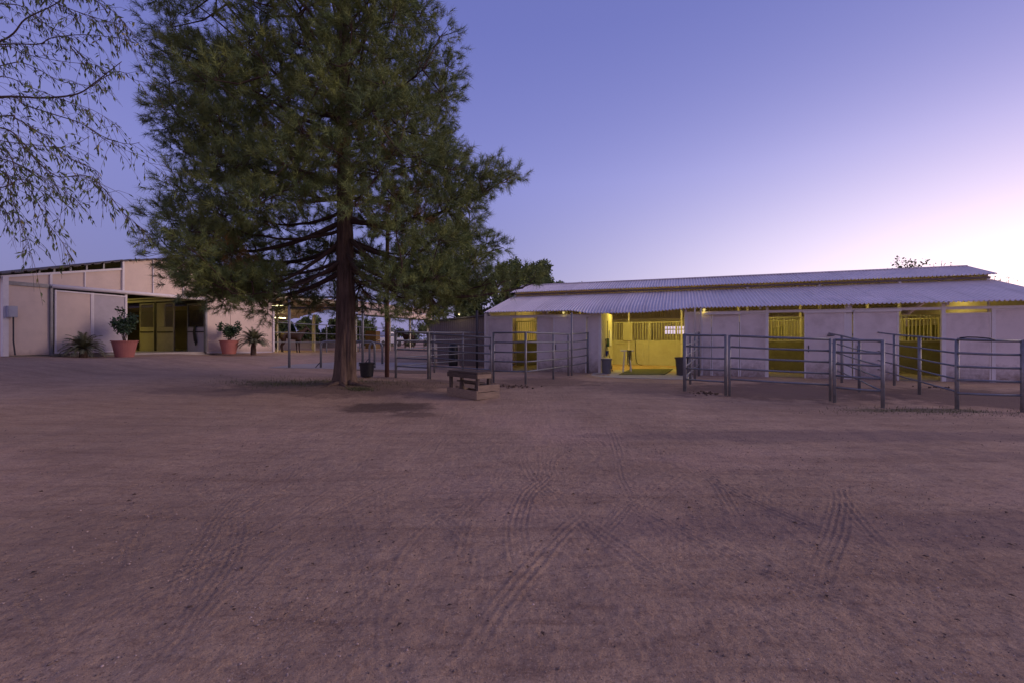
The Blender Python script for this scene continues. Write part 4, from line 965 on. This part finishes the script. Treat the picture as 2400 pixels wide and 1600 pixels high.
limbs.build('limbs', M['limbbark'], PINE, smooth=True)
def needles(T, D, Ln, deadf, per, nlen, wid, seed, colf):
    rg = np.random.default_rng(seed); T = np.array(T); D = np.array(D); D /= np.linalg.norm(D, axis=1, keepdims=True); Ln = np.array(Ln); n = len(T)
    base = T[:, None]+D[:, None]*(Ln[:, None]*np.linspace(.05, 1, per)[None])[..., None]
    up = np.array([.13, .21, .97]); a = np.cross(D, up); a /= np.linalg.norm(a, axis=1, keepdims=True); b = np.cross(a, D)
    th = rg.random((n, per))*2*math.pi; op = .30+1.05*rg.random((n, per)); 
    dirn = D[:, None]*np.cos(op)[..., None]+(a[:, None]*np.cos(th)[..., None]+b[:, None]*np.sin(th)[..., None])*np.sin(op)[..., None]
    ln = nlen*(.7+.5*rg.random((n, per)))
    tip = base+dirn*ln[..., None]; tip[..., 2] -= .018*rg.random((n, per))
    sidev = np.cross(dirn, rg.normal(size=(n, per, 3))); sidev /= np.linalg.norm(sidev, axis=-1, keepdims=True)
    V = np.stack([base-sidev*wid/2, base+sidev*wid/2, tip], 2).reshape(-1, 3); Fc = np.arange(n*per*3).reshape(-1, 3)
    c = colf(n, rg, np.array(deadf)); C = np.repeat(c, per*3, 0)
    return arr_mesh('needles', V, Fc, C)
def pcol(n, rg, d):
    c = np.ones((n, 3))*(.70+.65*rg.random((n, 1))); c *= 1+(rg.random((n, 1))-.4)*np.array([[.45, .22, -.2]])
    c[d] = np.array([2.1, .95, 1.0])*(.5+.5*rg.random((d.sum(), 1))); return c
print('twigs', len(twT))
link('crown', needles(twT, twD, twL, dead, 46, .20, .0105, 5, pcol), M['needle'], PINE)
# pine cones
rg = random.Random(4); mb = MB()
for k in range(70):
    i = rg.randrange(len(twT)); p = twT[i]; mb.lathe([(0,-.05),(.025,-.03),(.034,0),(.022,.04),(0,.055)], 7, (p[0], p[1], p[2]-.05))
mb.build('cones', M['bark'], PINE)['kind'] = 'stuff'
# grass and weeds at the foot
def tufts(name, label, pts, h, w, seed, col):
    rg = np.random.default_rng(seed); P = np.array(pts); n = len(P); an = rg.random(n)*6.28; hh = h*(.5+rg.random(n)); lean = (rg.random((n,2))-.5)*h*1.2
    z = gh(P[:,0], P[:,1]); dx = np.cos(an)*w/2; dy = np.sin(an)*w/2
    V = np.stack([np.stack([P[:,0]-dx,P[:,1]-dy,z-.01],-1), np.stack([P[:,0]+dx,P[:,1]+dy,z-.01],-1), np.stack([P[:,0]+lean[:,0],P[:,1]+lean[:,1],z+hh],-1)], 1).reshape(-1,3)
    c = np.repeat((.6+.8*rg.random((n,1)))*np.array([col]), 3, 0)
    o = link(name, arr_mesh(name, V, np.arange(n*3).reshape(-1,3), c), M['grass']); tag(o, label, 'grass', kind='stuff')
pts = [(TX-.6+random.gauss(0, 1.5), TY+.9+random.gauss(0, .8)) for _ in range(1500)]+[(TX-2.2+random.gauss(0, .8), TY+.2+random.gauss(0, .35)) for _ in range(500)]+[(-4.35+random.gauss(0,.22), 13.0+random.gauss(0,.16)) for _ in range(500)]
pts = [q for q in pts if math.hypot(q[0]-TX, q[1]-TY) > .42]
tufts('grass', 'thin grass growing round the foot of the pine', pts, .06, .012, 3, (1, 1, 1))
pts = [(8.6+random.gauss(0, 1.0), 10.25+random.gauss(0, .28)) for _ in range(700)]+[(10.4+random.gauss(0, .9), 10.0+random.gauss(0, .25)) for _ in range(300)]
tufts('grass', 'low weeds along the front of the right pens', pts, .035, .010, 4, (1, 1, .9))
# litter of dry needles and twigs under the pine and loose manure
def heap(x, y, r, n, seed, label):
    rg = np.random.default_rng(seed); mb = MB()
    for _ in range(n):
        q = rg.normal(size=2)*r; s = .02+.03*rg.random(); z = gz(x+q[0], y+q[1])
        mb.add([(x+q[0]+s*a, y+q[1]+s*b, z+s*c) for a,b,c in ((1,0,.1),(0,1,.1),(-1,0,.1),(0,-1,.1),(0,0,1.1))], [(0,1,4),(1,2,4),(2,3,4),(3,0,4)])
    o = mb.build('manure', M['manure']); tag(o, label, 'manure', kind='stuff')
q = at(1665, 925, 13.2); heap(q.x, q.y, .22, 45, 1, 'dark loose manure inside the gated pen corner')
q = at(2205, 912, 14.5); heap(q.x, q.y, .22, 26, 2, 'dark droppings in the pen before the last stall')
q = at(1210, 905, 14.8); heap(q.x, q.y, .25, 36, 3, 'dark droppings in front of the left pen post')
mb = MB(); rg = random.Random(12)
for _ in range(420):
    px, py = rg.uniform(0, 2400), 860+rg.random()**1.6*640; x, y = pg(px, py); s = .008+.018*rg.random()**2; z = gz(x, y); a = rg.random()*6.28
    mb.add([(x+s*math.cos(a), y+s*math.sin(a), z+.004), (x-s*.5*math.sin(a), y+s*.5*math.cos(a), z+s*.6), (x-s*math.cos(a), y-s*math.sin(a), z+.004), (x+s*.5*math.sin(a), y-s*.5*math.cos(a), z+s*.5)], [(0,1,2),(0,2,3),(0,3,1),(1,3,2)])
o = mb.build('debris', M['manure']); tag(o, 'bits of dark bark and droppings scattered over the yard', 'debris', kind='stuff')

# ================================================================== MESQUITE (branches reach in at the left)
MX, MY = -9.6, 6.4
MQ = empty('mesquite_tree', (MX, MY, gz(MX, MY))); tag(MQ, 'wispy leaved tree reaching drooping branches in at the upper left', 'tree')
o = Vector(MQ.location)
MB().tube([(0,0,-.1),(.15,.05,1.2),(.1,.1,2.4),(.35,.1,3.6)], [.26,.2,.17,.14], 14).build('trunk', M['bark'], MQ, smooth=True)
br = MB(); LT = []; LD = []
def mbr(pxs, d, r0=.022, dens=1.0, d1=None):
    k = len(pxs); pts = []
    for i, (px, py) in enumerate(pxs):
        dd = d+((d1 or d)-d)*i/max(1, k-1); pts.append(at(px, py, dd)-o)
    fine = []
    for i in range(k-1):
        p0, p1, p2, p3 = pts[max(i-1,0)], pts[i], pts[i+1], pts[min(i+2,k-1)]
        for j in range(6):
            t = j/6; fine.append(.5*((2*p1)+(p2-p0)*t+(2*p0-5*p1+4*p2-p3)*t*t+(-p0+3*p1-3*p2+p3)*t**3))
    fine.append(pts[-1]); nn = len(fine)
    r0 *= .62; br.tube(fine, [max(.0028, r0*(1-.8*i/(nn-1))) for i in range(nn)], 6)
    ln = sum((fine[i+1]-fine[i]).length for i in range(nn-1)); acc = 0; s_next = .15
    for i in range(nn-1):
        seg = (fine[i+1]-fine[i]); acc += seg.length
        while acc > s_next:
            s_next += random.uniform(.035, .10)/dens
            q = fine[i].lerp(fine[i+1], random.random()); dirn = seg.normalized()
            tl = random.uniform(.10, .42)*(1 if random.random() < .7 else 1.5); sd = Vector((random.gauss(0,.55), random.gauss(0,.7), random.gauss(-.25,.55)))
            dv = (dirn*.8+sd).normalized(); tw = [q, q+dv*tl*.5+Vector((0,0,-.02)), q+dv*tl+Vector((0,0,-.10*tl/.3))]
            br.tube(tw, [.003, .0022, .0015], 4, cap=False)
            for _ in range(random.randint(2, 6)):
                t = random.random(); p = tw[1].lerp(tw[2], t) if random.random() < .7 else tw[0].lerp(tw[1], t)
                LT.append(tuple(p)); LD.append(tuple((dv*.45+Vector((random.gauss(0,.4), random.gauss(0,.4), random.gauss(-.75,.35)))).normalized()))
base = [(-260, 250)]
mbr([(-420,330),(-200,250),(0,228),(100,230),(180,221),(225,192),(285,145)], 6.6, .034, 1.0, 5.9)
mbr([(215,204),(245,182),(280,168),(310,186),(352,196)], 6.05, .010, .8)
mbr([(-420,330),(-220,160),(0,98),(60,45),(130,10),(210,-50)], 6.7, .030, 1.6, 6.2)
mbr([(-300,230),(-100,140),(0,106),(90,104),(120,90),(200,82),(300,95),(340,120)], 6.4, .018, 1.7)
mbr([(-200,150),(0,110),(60,128),(150,145),(230,155),(250,180)], 6.3, .010, .7)
mbr([(-260,220),(0,155),(60,150),(140,190),(200,200),(230,208)], 6.5, .013, .6)
mbr([(-300,300),(0,230),(60,248),(130,270),(190,290),(250,325),(300,338),(328,334)], 6.7, .020, 1.0)
mbr([(200,295),(250,330),(290,350),(330,370),(385,405)], 6.6, .008, .6)
mbr([(-300,300),(0,273),(40,280),(110,325),(160,370),(225,400),(232,430)], 6.2, .018, 1.6)
mbr([(-200,320),(0,300),(60,350),(100,390),(140,415),(200,412),(240,440),(290,500),(338,540)], 6.0, .018, 2.0)
mbr([(-200,330),(0,350),(40,410),(80,460),(110,520),(140,560),(168,605)], 6.4, .014, 1.7)
mbr([(-200,360),(0,400),(20,450),(45,510),(60,560),(76,605)], 6.1, .013, 2.2)
mbr([(-200,20),(0,10),(60,20),(110,60),(180,120),(220,180)], 6.5, .014, 1.6)
mbr([(0,-60),(80,-20),(160,20),(250,50),(290,60)], 6.3, .014, 2.4)
mbr([(40,-80),(140,-40),(220,0),(270,30),(300,70)], 6.1, .012, 2.2)
mbr([(-150,300),(0,330),(80,340),(160,345),(210,320)], 5.9, .012, 1.4)
mbr([(-150,360),(0,372),(70,400),(140,440),(190,480)], 6.6, .012, 1.8)
mbr([(-150,200),(0,180),(70,205),(150,235),(220,260),(285,300)], 6.2, .012, 1.4)
mbr([(-150,420),(0,440),(50,420),(110,460),(150,465)], 6.0, .010, 2.0)
mbr([(-420,330),(-330,430),(-200,420),(-80,450),(0,480),(25,520)], 6.2, .016, 2.0)
mbr([(-420,330),(-400,120),(-300,-60),(-150,-160),(0,-200)], 6.5, .03, 1.5)
for a in ((-420, 330),):
    q = at(a[0], a[1], 6.65)-o; br.tube([(.30,.1,3.5), tuple((Vector((.35,.1,3.6))+q)/2+Vector((0,0,.2))), tuple(q)], [.12,.08,.045], 10)
br.build('limbs', M['twig'], MQ, smooth=True)
# leaves: narrow hanging leaflet fans
n = len(LT); T = np.array(LT); D = np.array(LD); rg = np.random.default_rng(8)
sv = np.cross(D, rg.normal(size=(n,3))); sv /= np.linalg.norm(sv, axis=1, keepdims=True); ln = .04+.07*rg.random(n); wd = .006+.009*rg.random(n)
mid = T+D*(ln*.5)[:,None]; tip = T+D*ln[:,None]+np.stack([np.zeros(n), np.zeros(n), -.02*rg.random(n)], -1)
V = np.stack([T, mid-sv*wd[:,None], tip, mid+sv*wd[:,None]], 1).reshape(-1,3)
c = np.repeat((.6+.8*rg.random((n,1)))*np.array([[1,1,1]])*(1+(rg.random((n,1))>.93)*np.array([[1.2,.5,0]])), 4, 0)
link('crown', arr_mesh('leaves', V, np.arange(n*4).reshape(-1,4), c), M['leafy'], MQ)
print('mesquite leaves', n)

# ================================================================== potted plants and palms
def leaf_cloud(C, n, size, seed, squash=.6):
    rg = np.random.default_rng(seed); idx = rg.integers(0, len(C), n); P = np.array([c[:3] for c in C])[idx]; R = np.array([c[3] for c in C])[idx]
    d = rg.normal(size=(n,3)); d /= np.linalg.norm(d, axis=1, keepdims=True); P = P+d*(R*rg.random(n)**.4)[:,None]
    dd = rg.normal(size=(n,3))+np.array([0,0,.2]); dd /= np.linalg.norm(dd, axis=1, keepdims=True); sv = np.cross(dd, rg.normal(size=(n,3))); sv /= np.linalg.norm(sv, axis=1, keepdims=True)
    ln = size*(.6+.7*rg.random(n)); V = np.stack([P, P+dd*(ln*.5)[:,None]-sv*(ln*.5*squash)[:,None], P+dd*ln[:,None], P+dd*(ln*.5)[:,None]+sv*(ln*.5*squash)[:,None]], 1).reshape(-1,3)
    c = np.repeat(.55+.9*rg.random((n,1))*np.ones((1,3)), 4, 0)
    return arr_mesh('leaves', V, np.arange(n*4).reshape(-1,4), c)
def pot_plant(px, ybase, ytop, yplant, d, wpx, label, seed):
    q = at(px, ybase, d); h = (ybase-ytop)/F*d; r = wpx/2/F*d; rg = random.Random(seed)
    t = empty('potted_plant', q); tag(t, label, 'potted plant', 'potted shrubs by the stable')
    pt = MB().lathe([(0,0),(r*.62,0),(r*.66,.02),(r*.93,h*.93),(r,h*.93),(r*1.02,h),(r*.90,h),(r*.86,h*.86),(0,h*.86)], 32).build('pot', M['terracotta'], t)
    MB().lathe([(r*.86,h*.88),(0,h*.89)], 20).build('soil', M['soil'], t)
    H_ = (ytop-yplant)/F*d; st = MB(); C = []
    for k in range(9):
        a = rg.random()*6.28; rr = rg.uniform(.15,1.15)*r*1.15; z1 = h+H_*rg.uniform(.35, .98)
        p0 = Vector((rg.uniform(-.1,.1)*r, rg.uniform(-.1,.1)*r, h*.85)); p1 = Vector((rr*math.cos(a), rr*math.sin(a), z1)); m_ = (p0+p1)/2+Vector((rg.uniform(-.05,.05), 0, .08*H_))
        st.tube([p0, m_, p1], [.018,.012,.006], 6)
        for j in range(4): w = m_.lerp(p1, j/3+.05*rg.random()); C.append((w.x+rg.uniform(-.1,.1), w.y+rg.uniform(-.1,.1), w.z, .12+.10*rg.random()))
    st.build('stems', M['twig'], t); link('foliage', leaf_cloud(C, 1300, .12, seed), M['leaf'], t)
pot_plant(292, 838, 798, 722, 19.7, 52, 'tall bushy shrub in a large terracotta pot by the sliding door', 3)
pot_plant(537, 829, 797, 756, 24.6, 42, 'smaller shrub in a terracotta pot right of the stable opening', 5)
def palm(px, yb, d, H_, R_, label, seed, trunk_h):
    q = at(px, yb, d); t = empty('palm', q); tag(t, label, 'palm', 'small palms by the stable'); rg = random.Random(seed)
    MB().tube([(0,0,-.05),(0,0,trunk_h*.6),(.01,0,trunk_h)], [.15,.13,.10], 12).build('trunk', M['bark'], t)
    st = MB(); V = []; C = []
    for k in range(64):
        a = k*2.4+rg.uniform(-.2,.2); e = 1.38-1.30*(k/63)**.8+rg.uniform(-.14,.14); L_ = R_*rg.uniform(.85,1.15)
        d0 = Vector((math.cos(a)*math.cos(e), math.sin(a)*math.cos(e), math.sin(e))); p = Vector((0,0,trunk_h)); pts = [p.copy()]; dv = d0.copy()
        for j in range(8): p = p+dv*L_/8; dv = (dv+Vector((0,0,-.05-.045*j))).normalized(); pts.append(p.copy())
        st.tube(pts, [.012-.0011*i for i in range(9)], 5, cap=False)
        sd = dv.cross(Vector((0,0,1))).normalized(); cl = .6+.7*rg.random()
        for i in range(1, 8):
            for f_ in (0, .33, .66):
                b = pts[i].lerp(pts[i+1], f_); dd = (pts[i+1]-pts[i]).normalized(); ll = .36*R_*(1-abs(i-3.2)/5.6)*rg.uniform(.8,1.15)
                for sg in (-1, 1):
                    tip = b+(dd*.75+sd*sg*.75+Vector((0,0,.12))).normalized()*ll; tip.z -= .03+.10*ll; nn = dd*.013*R_/.6
                    V += [tuple(b-nn), tuple(b+nn), tuple(tip)]; C += [cl]*3
    st.build('frond_stems', M['twig'], t)
    link('fronds', arr_mesh('fronds', V, np.arange(len(V)).reshape(-1,3), np.array(C)[:,None]*np.ones((1,3))), M['palm'], t)
palm(195, 840, 18.6, 1.2, .78, 'small feathery palm in front of the beige sliding door', 2, .38)
palm(594, 829, 25.3, 1.5, .92, 'small feathery palm with a stout trunk near the end of the stable wall', 9, .62)

# ================================================================== horses
def horse(loc, rot, label, sc=1.0, group=None):
    t = empty('horse', loc, rot); t.scale = (sc, sc, sc); tag(t, label, 'horse', group)
    Vx = [(-.62,0,1.22,.20),(-.42,0,1.30,.29),(-.05,0,1.22,.30),(.30,0,1.20,.31),(.56,0,1.22,.25),(.80,0,1.46,.165),(.98,0,1.68,.125),(1.04,.03,1.78,.10),(1.20,.08,1.66,.095),(1.36,.12,1.50,.060),(1.42,.13,1.44,.052)]
    E = [(i, i+1) for i in range(10)]
    def leg(root, pts):
        prev = root
        for p in pts: Vx.append(p); E.append((prev, len(Vx)-1)); prev = len(Vx)-1
    for sg in (-1, 1):
        o_ = .06*sg
        leg(1, [(-.50+o_,.15*sg,1.02,.19),(-.42+o_,.16*sg,.78,.105),(-.60+o_,.15*sg,.53,.060),(-.57+o_,.15*sg,.30,.040),(-.54+o_,.15*sg,.12,.046),(-.48+o_,.15*sg,.03,.062)])
        leg(4, [(.50-o_,.14*sg,.96,.125),(.47-o_,.14*sg,.74,.075),(.48-o_,.14*sg,.50,.052),(.48-o_,.14*sg,.28,.037),(.49-o_,.14*sg,.12,.044),(.54-o_,.14*sg,.03,.060)])
    me = bpy.data.meshes.new('body'); me.from_pydata([v[:3] for v in Vx], E, []); ob = bpy.data.objects.new('body', me); COL.objects.link(ob); ob.parent = t
    md = ob.modifiers.new('skin', 'SKIN'); sk = me.skin_vertices[0].data
    for i, v in enumerate(Vx): sk[i].radius = (v[3]*.86 if i < 5 else v[3], v[3]); sk[i].use_root = (i == 2)
    md.use_smooth_shade = True; sb = ob.modifiers.new('sub', 'SUBSURF'); sb.levels = 2; sb.render_levels = 2; me.materials.append(M['horse'])
    MB().tube([(-.80,0,1.30),(-.92,0,1.15),(-.95,.01,.85),(-.93,.01,.5),(-.90,0,.32)], [.035,.06,.085,.075,.02], 9).build('tail', M['mane'], t, smooth=True)
    MB().tube([(.62,0,1.52),(.82,0,1.72),(.98,0,1.88),(1.06,.02,1.90)], [.03,.05,.05,.03], 8).build('mane', M['mane'], t, smooth=True)
    for sg in (-1, 1): MB().tube([(1.0,.05*sg,1.84),(1.01,.075*sg,1.92),(1.03,.08*sg,2.0)], [.035,.03,.006], 7).build('ear', M['horse'], t)
    return t
q = at(690, 827, 30.3); horse((q.x-.25, q.y, q.z), .62, 'dark bay horse standing behind the rails at the end of the stable wall', .93)
q = at(958, 816, 44); horse((q.x, q.y, q.z), 2.6, 'bay horse far off between the brown pole and the shed', .9)

# ================================================================== things far behind the shade barn
t = empty('hay_stack', at(872, 817, 43)); tag(t, 'stack of brown hay bales under the shade barn right of the pine', 'hay')
for k in range(4):
    for j in range(3): MB().box(-.5+.02*(k%2), .5, -.45+.46*j, -.01+.46*j, .42*k, .42*k+.40).build('hay_bale', M['hay'], t)
def pickup(loc, rot, label):
    t = empty('pickup_truck', loc, rot); tag(t, label, 'truck')
    MB().slab([(-2.6,.45),(2.5,.45),(2.6,.75),(2.5,1.05),(1.2,1.12),(-2.6,1.12)], -.95, .95).build('body', M['boxgrey'], t)
    MB().hexa([(-.5,-.85,1.12),(1.3,-.85,1.12),(1.3,.85,1.12),(-.5,.85,1.12)], [(-.3,-.72,1.78),(.75,-.72,1.78),(.75,.72,1.78),(-.3,.72,1.78)]).build('cab', M['white'], t)
    MB().hexa([(-.2,-.87,1.2),(1.0,-.87,1.2),(1.0,.87,1.2),(-.2,.87,1.2)], [(-.1,-.78,1.62),(.7,-.78,1.62),(.7,.78,1.62),(-.1,.78,1.62)]).build('window', M['glass'], t)
    for x in (-1.6, 1.7):
        for y in (-.86, .86):
            w_ = MB(); w_.lathe([(0,-.12),(.36,-.12),(.38,0),(.36,.12),(0,.12)], 20); w_.v = [(x+a, y+c_, .38+b) for a, b, c_ in w_.v]; w_.build('wheel', M['blackplastic'], t)
    return t
q = at(902, 812, 56); pickup((q.x, q.y, q.z), 1.2, 'pale pickup truck parked beyond the shade barn')
# trees and hedge behind
def far_tree(x, y, h, r, label, seed, n, size, mat='hedge', trunk=.12, group=None, holes=1.):
    z = gz(x, y); t = empty('tree', (x, y, z)); tag(t, label, 'tree', group); rg = random.Random(seed); C = []; st = MB()
    st.tube([(0,0,-.1),(.05,0,h*.3),(0,.05,h*.6)], [trunk, trunk*.8, trunk*.4], 8)
    for k in range(int(26*holes)):
        a = rg.random()*6.28; e = rg.uniform(-.6, 1.3); rr = r*rg.uniform(.25, .95); p = (rr*math.cos(a)*math.cos(e)*.95, rr*math.sin(a)*math.cos(e)*.95, h-r+rr*math.sin(e)*.95)
        C.append((*p, r*rg.uniform(.14, .30))); st.tube([(0,0,h*.4), (p[0]*.5, p[1]*.5, (h*.4+p[2])/2+.1), p], [trunk*.45, trunk*.25, .012], 5, cap=False)
    st.build('trunk', M['twig'], t); link('crown', leaf_cloud(C, n, size, seed), M[mat], t); return t
far_tree(2.0, 36.5, 7.6, 2.7, 'rounded green tree behind the left end of the barn roof', 3, 15000, .22)
far_tree(-.3, 37.5, 8.0, 2.4, 'second green tree half hidden by the pine behind the barn', 4, 12000, .22)
far_tree(4.4, 38, 6.6, 2.0, 'lower green tree showing just above the barn ridge', 12, 10000, .20)
far_tree(-3.3, 33, 6.2, 2.6, 'broad dark tree behind the ribbed shed roof', 14, 12000, .22)
# lit bush: lamp glow on the foliage near the barn end
w = Vector((-.15, 34.0, 6.0)); bulb(w, 'yard lamp lighting the foliage behind the left end of the barn', 260, (1, .75, .15))
MB().tube([(w.x, w.y, gz(w.x, w.y)), (w.x, w.y, w.z+.08)], .05, 8).build('lamp_pole', M['darkmetal']); tag(bpy.data.objects['lamp_pole'], 'thin pole of the yard lamp behind the barn end', 'pole')
for i_, (x_, y_, h_, r_, lab_) in enumerate(((-25.8, 50, 3.9, 2.0, 'dense dark tree behind the shade barn nearest the stable'), (-22.8, 51, 3.7, 2.0, 'dense dark tree behind the shade barn beside the bay horse'), (-20, 52, 3.8, 2.0, 'dense dark tree behind the shade barn left of the pine trunk'), (-17.5, 53, 3.4, 1.8, 'dense dark tree behind the pine trunk beyond the shade barn'))):
    far_tree(x_, y_, h_, r_, lab_, 40+i_, 9000, .26, group='trees behind the shade barn')
far_tree(26.0, 30.0, 7.1, 1.5, 'nearly bare tree top above the right end of the barn roof', 6, 700, .17, holes=1.3, trunk=.1)
far_tree(27.7, 29.5, 6.75, 1.1, 'small twiggy tree top near the right end of the ridge', 16, 120, .14, holes=.9, trunk=.08)
far_tree(32.4, 30.0, 6.0, 1.3, 'bare twigs showing beyond the gable at the right edge', 26, 60, .14, holes=1.0, trunk=.08)
far_tree(-9.3, 52, 3.6, 1.5, 'small green tree beyond the paddock left of the shed', 7, 5000, .22)
def hedge(x0, y0, x1, y1, h, label, seed, n):
    rg = np.random.default_rng(seed); C = []
    for k in range(60):
        f_ = rg.random(); x = x0+(x1-x0)*f_; y = y0+(y1-y0)*f_+rg.normal()*1.2; C.append((x, y, gz(x, y)+h*rg.random()*.85, .5+.6*rg.random()))
    o = link('hedge', leaf_cloud(C, n, .30, seed), M['hedge']); tag(o, label, 'hedge', kind='stuff')
hedge(-34, 62, -2, 66, 2.4, 'dark line of desert shrubs beyond the paddocks', 1, 16000)
hedge(-70, 70, -34, 60, 2.6, 'shrubs far behind the beige stable', 2, 6000)
hedge(30, 45, 80, 55, 2.2, 'shrubs far behind the right end of the barn', 3, 6000)

rg = np.random.default_rng(55); n = 5200; rr = np.abs(rg.normal(size=n))*1.7+.3; a = rg.random(n)*6.283
x = TX+rr*np.cos(a)*1.5; y = TY+rr*np.sin(a); k = (y < 18); x, y, a = x[k], y[k], rg.random(k.sum())*6.283; n = len(x); z = gh(x, y)+.012+.012*rg.random(n); l_ = .05+.06*rg.random(n)
V = np.stack([np.stack([x-np.sin(a)*.004, y+np.cos(a)*.004, z], -1), np.stack([x+np.sin(a)*.004, y-np.cos(a)*.004, z], -1), np.stack([x+np.cos(a)*l_, y+np.sin(a)*l_, z+.01], -1)], 1).reshape(-1, 3)
o = link('litter', arr_mesh('litter', V, np.arange(n*3).reshape(-1, 3)), M['twig']); tag(o, 'fallen brown needles lying round the pine', 'litter', kind='stuff')
mb = MB()
for k, (a, l_) in enumerate(((-1.9, .9), (-1.2, .7), (-.5, 1.0), (-2.6, .8), (.3, .7))):
    p = [Vector((math.cos(a)*d+.05*math.sin(d*9+k), math.sin(a)*d, .16*(1-d/l_)**2-.03)) for d in (.22, .38, .55, .75*l_+.1, l_+.15)]
    mb.tube(p, [.11, .08, .06, .045, .02], 8)
mb.build('roots', M['bark'], PINE, smooth=True)
q0, q1 = at(2246, 792, 10.45), at(2312, 794, 10.3)
o = MB().tube([q0+Vector((0,-.03,.0)), q0.lerp(q1,.25)+Vector((0,-.05,.022)), q0.lerp(q1,.6)+Vector((0,-.05,.024)), q1+Vector((0,-.05,.01)), q1+Vector((.12,-.06,-.02))], .014, 8).build('hose', M['blackplastic'], smooth=True)
tag(o, 'length of dark hose lying along the top rail near the right edge', 'hose')
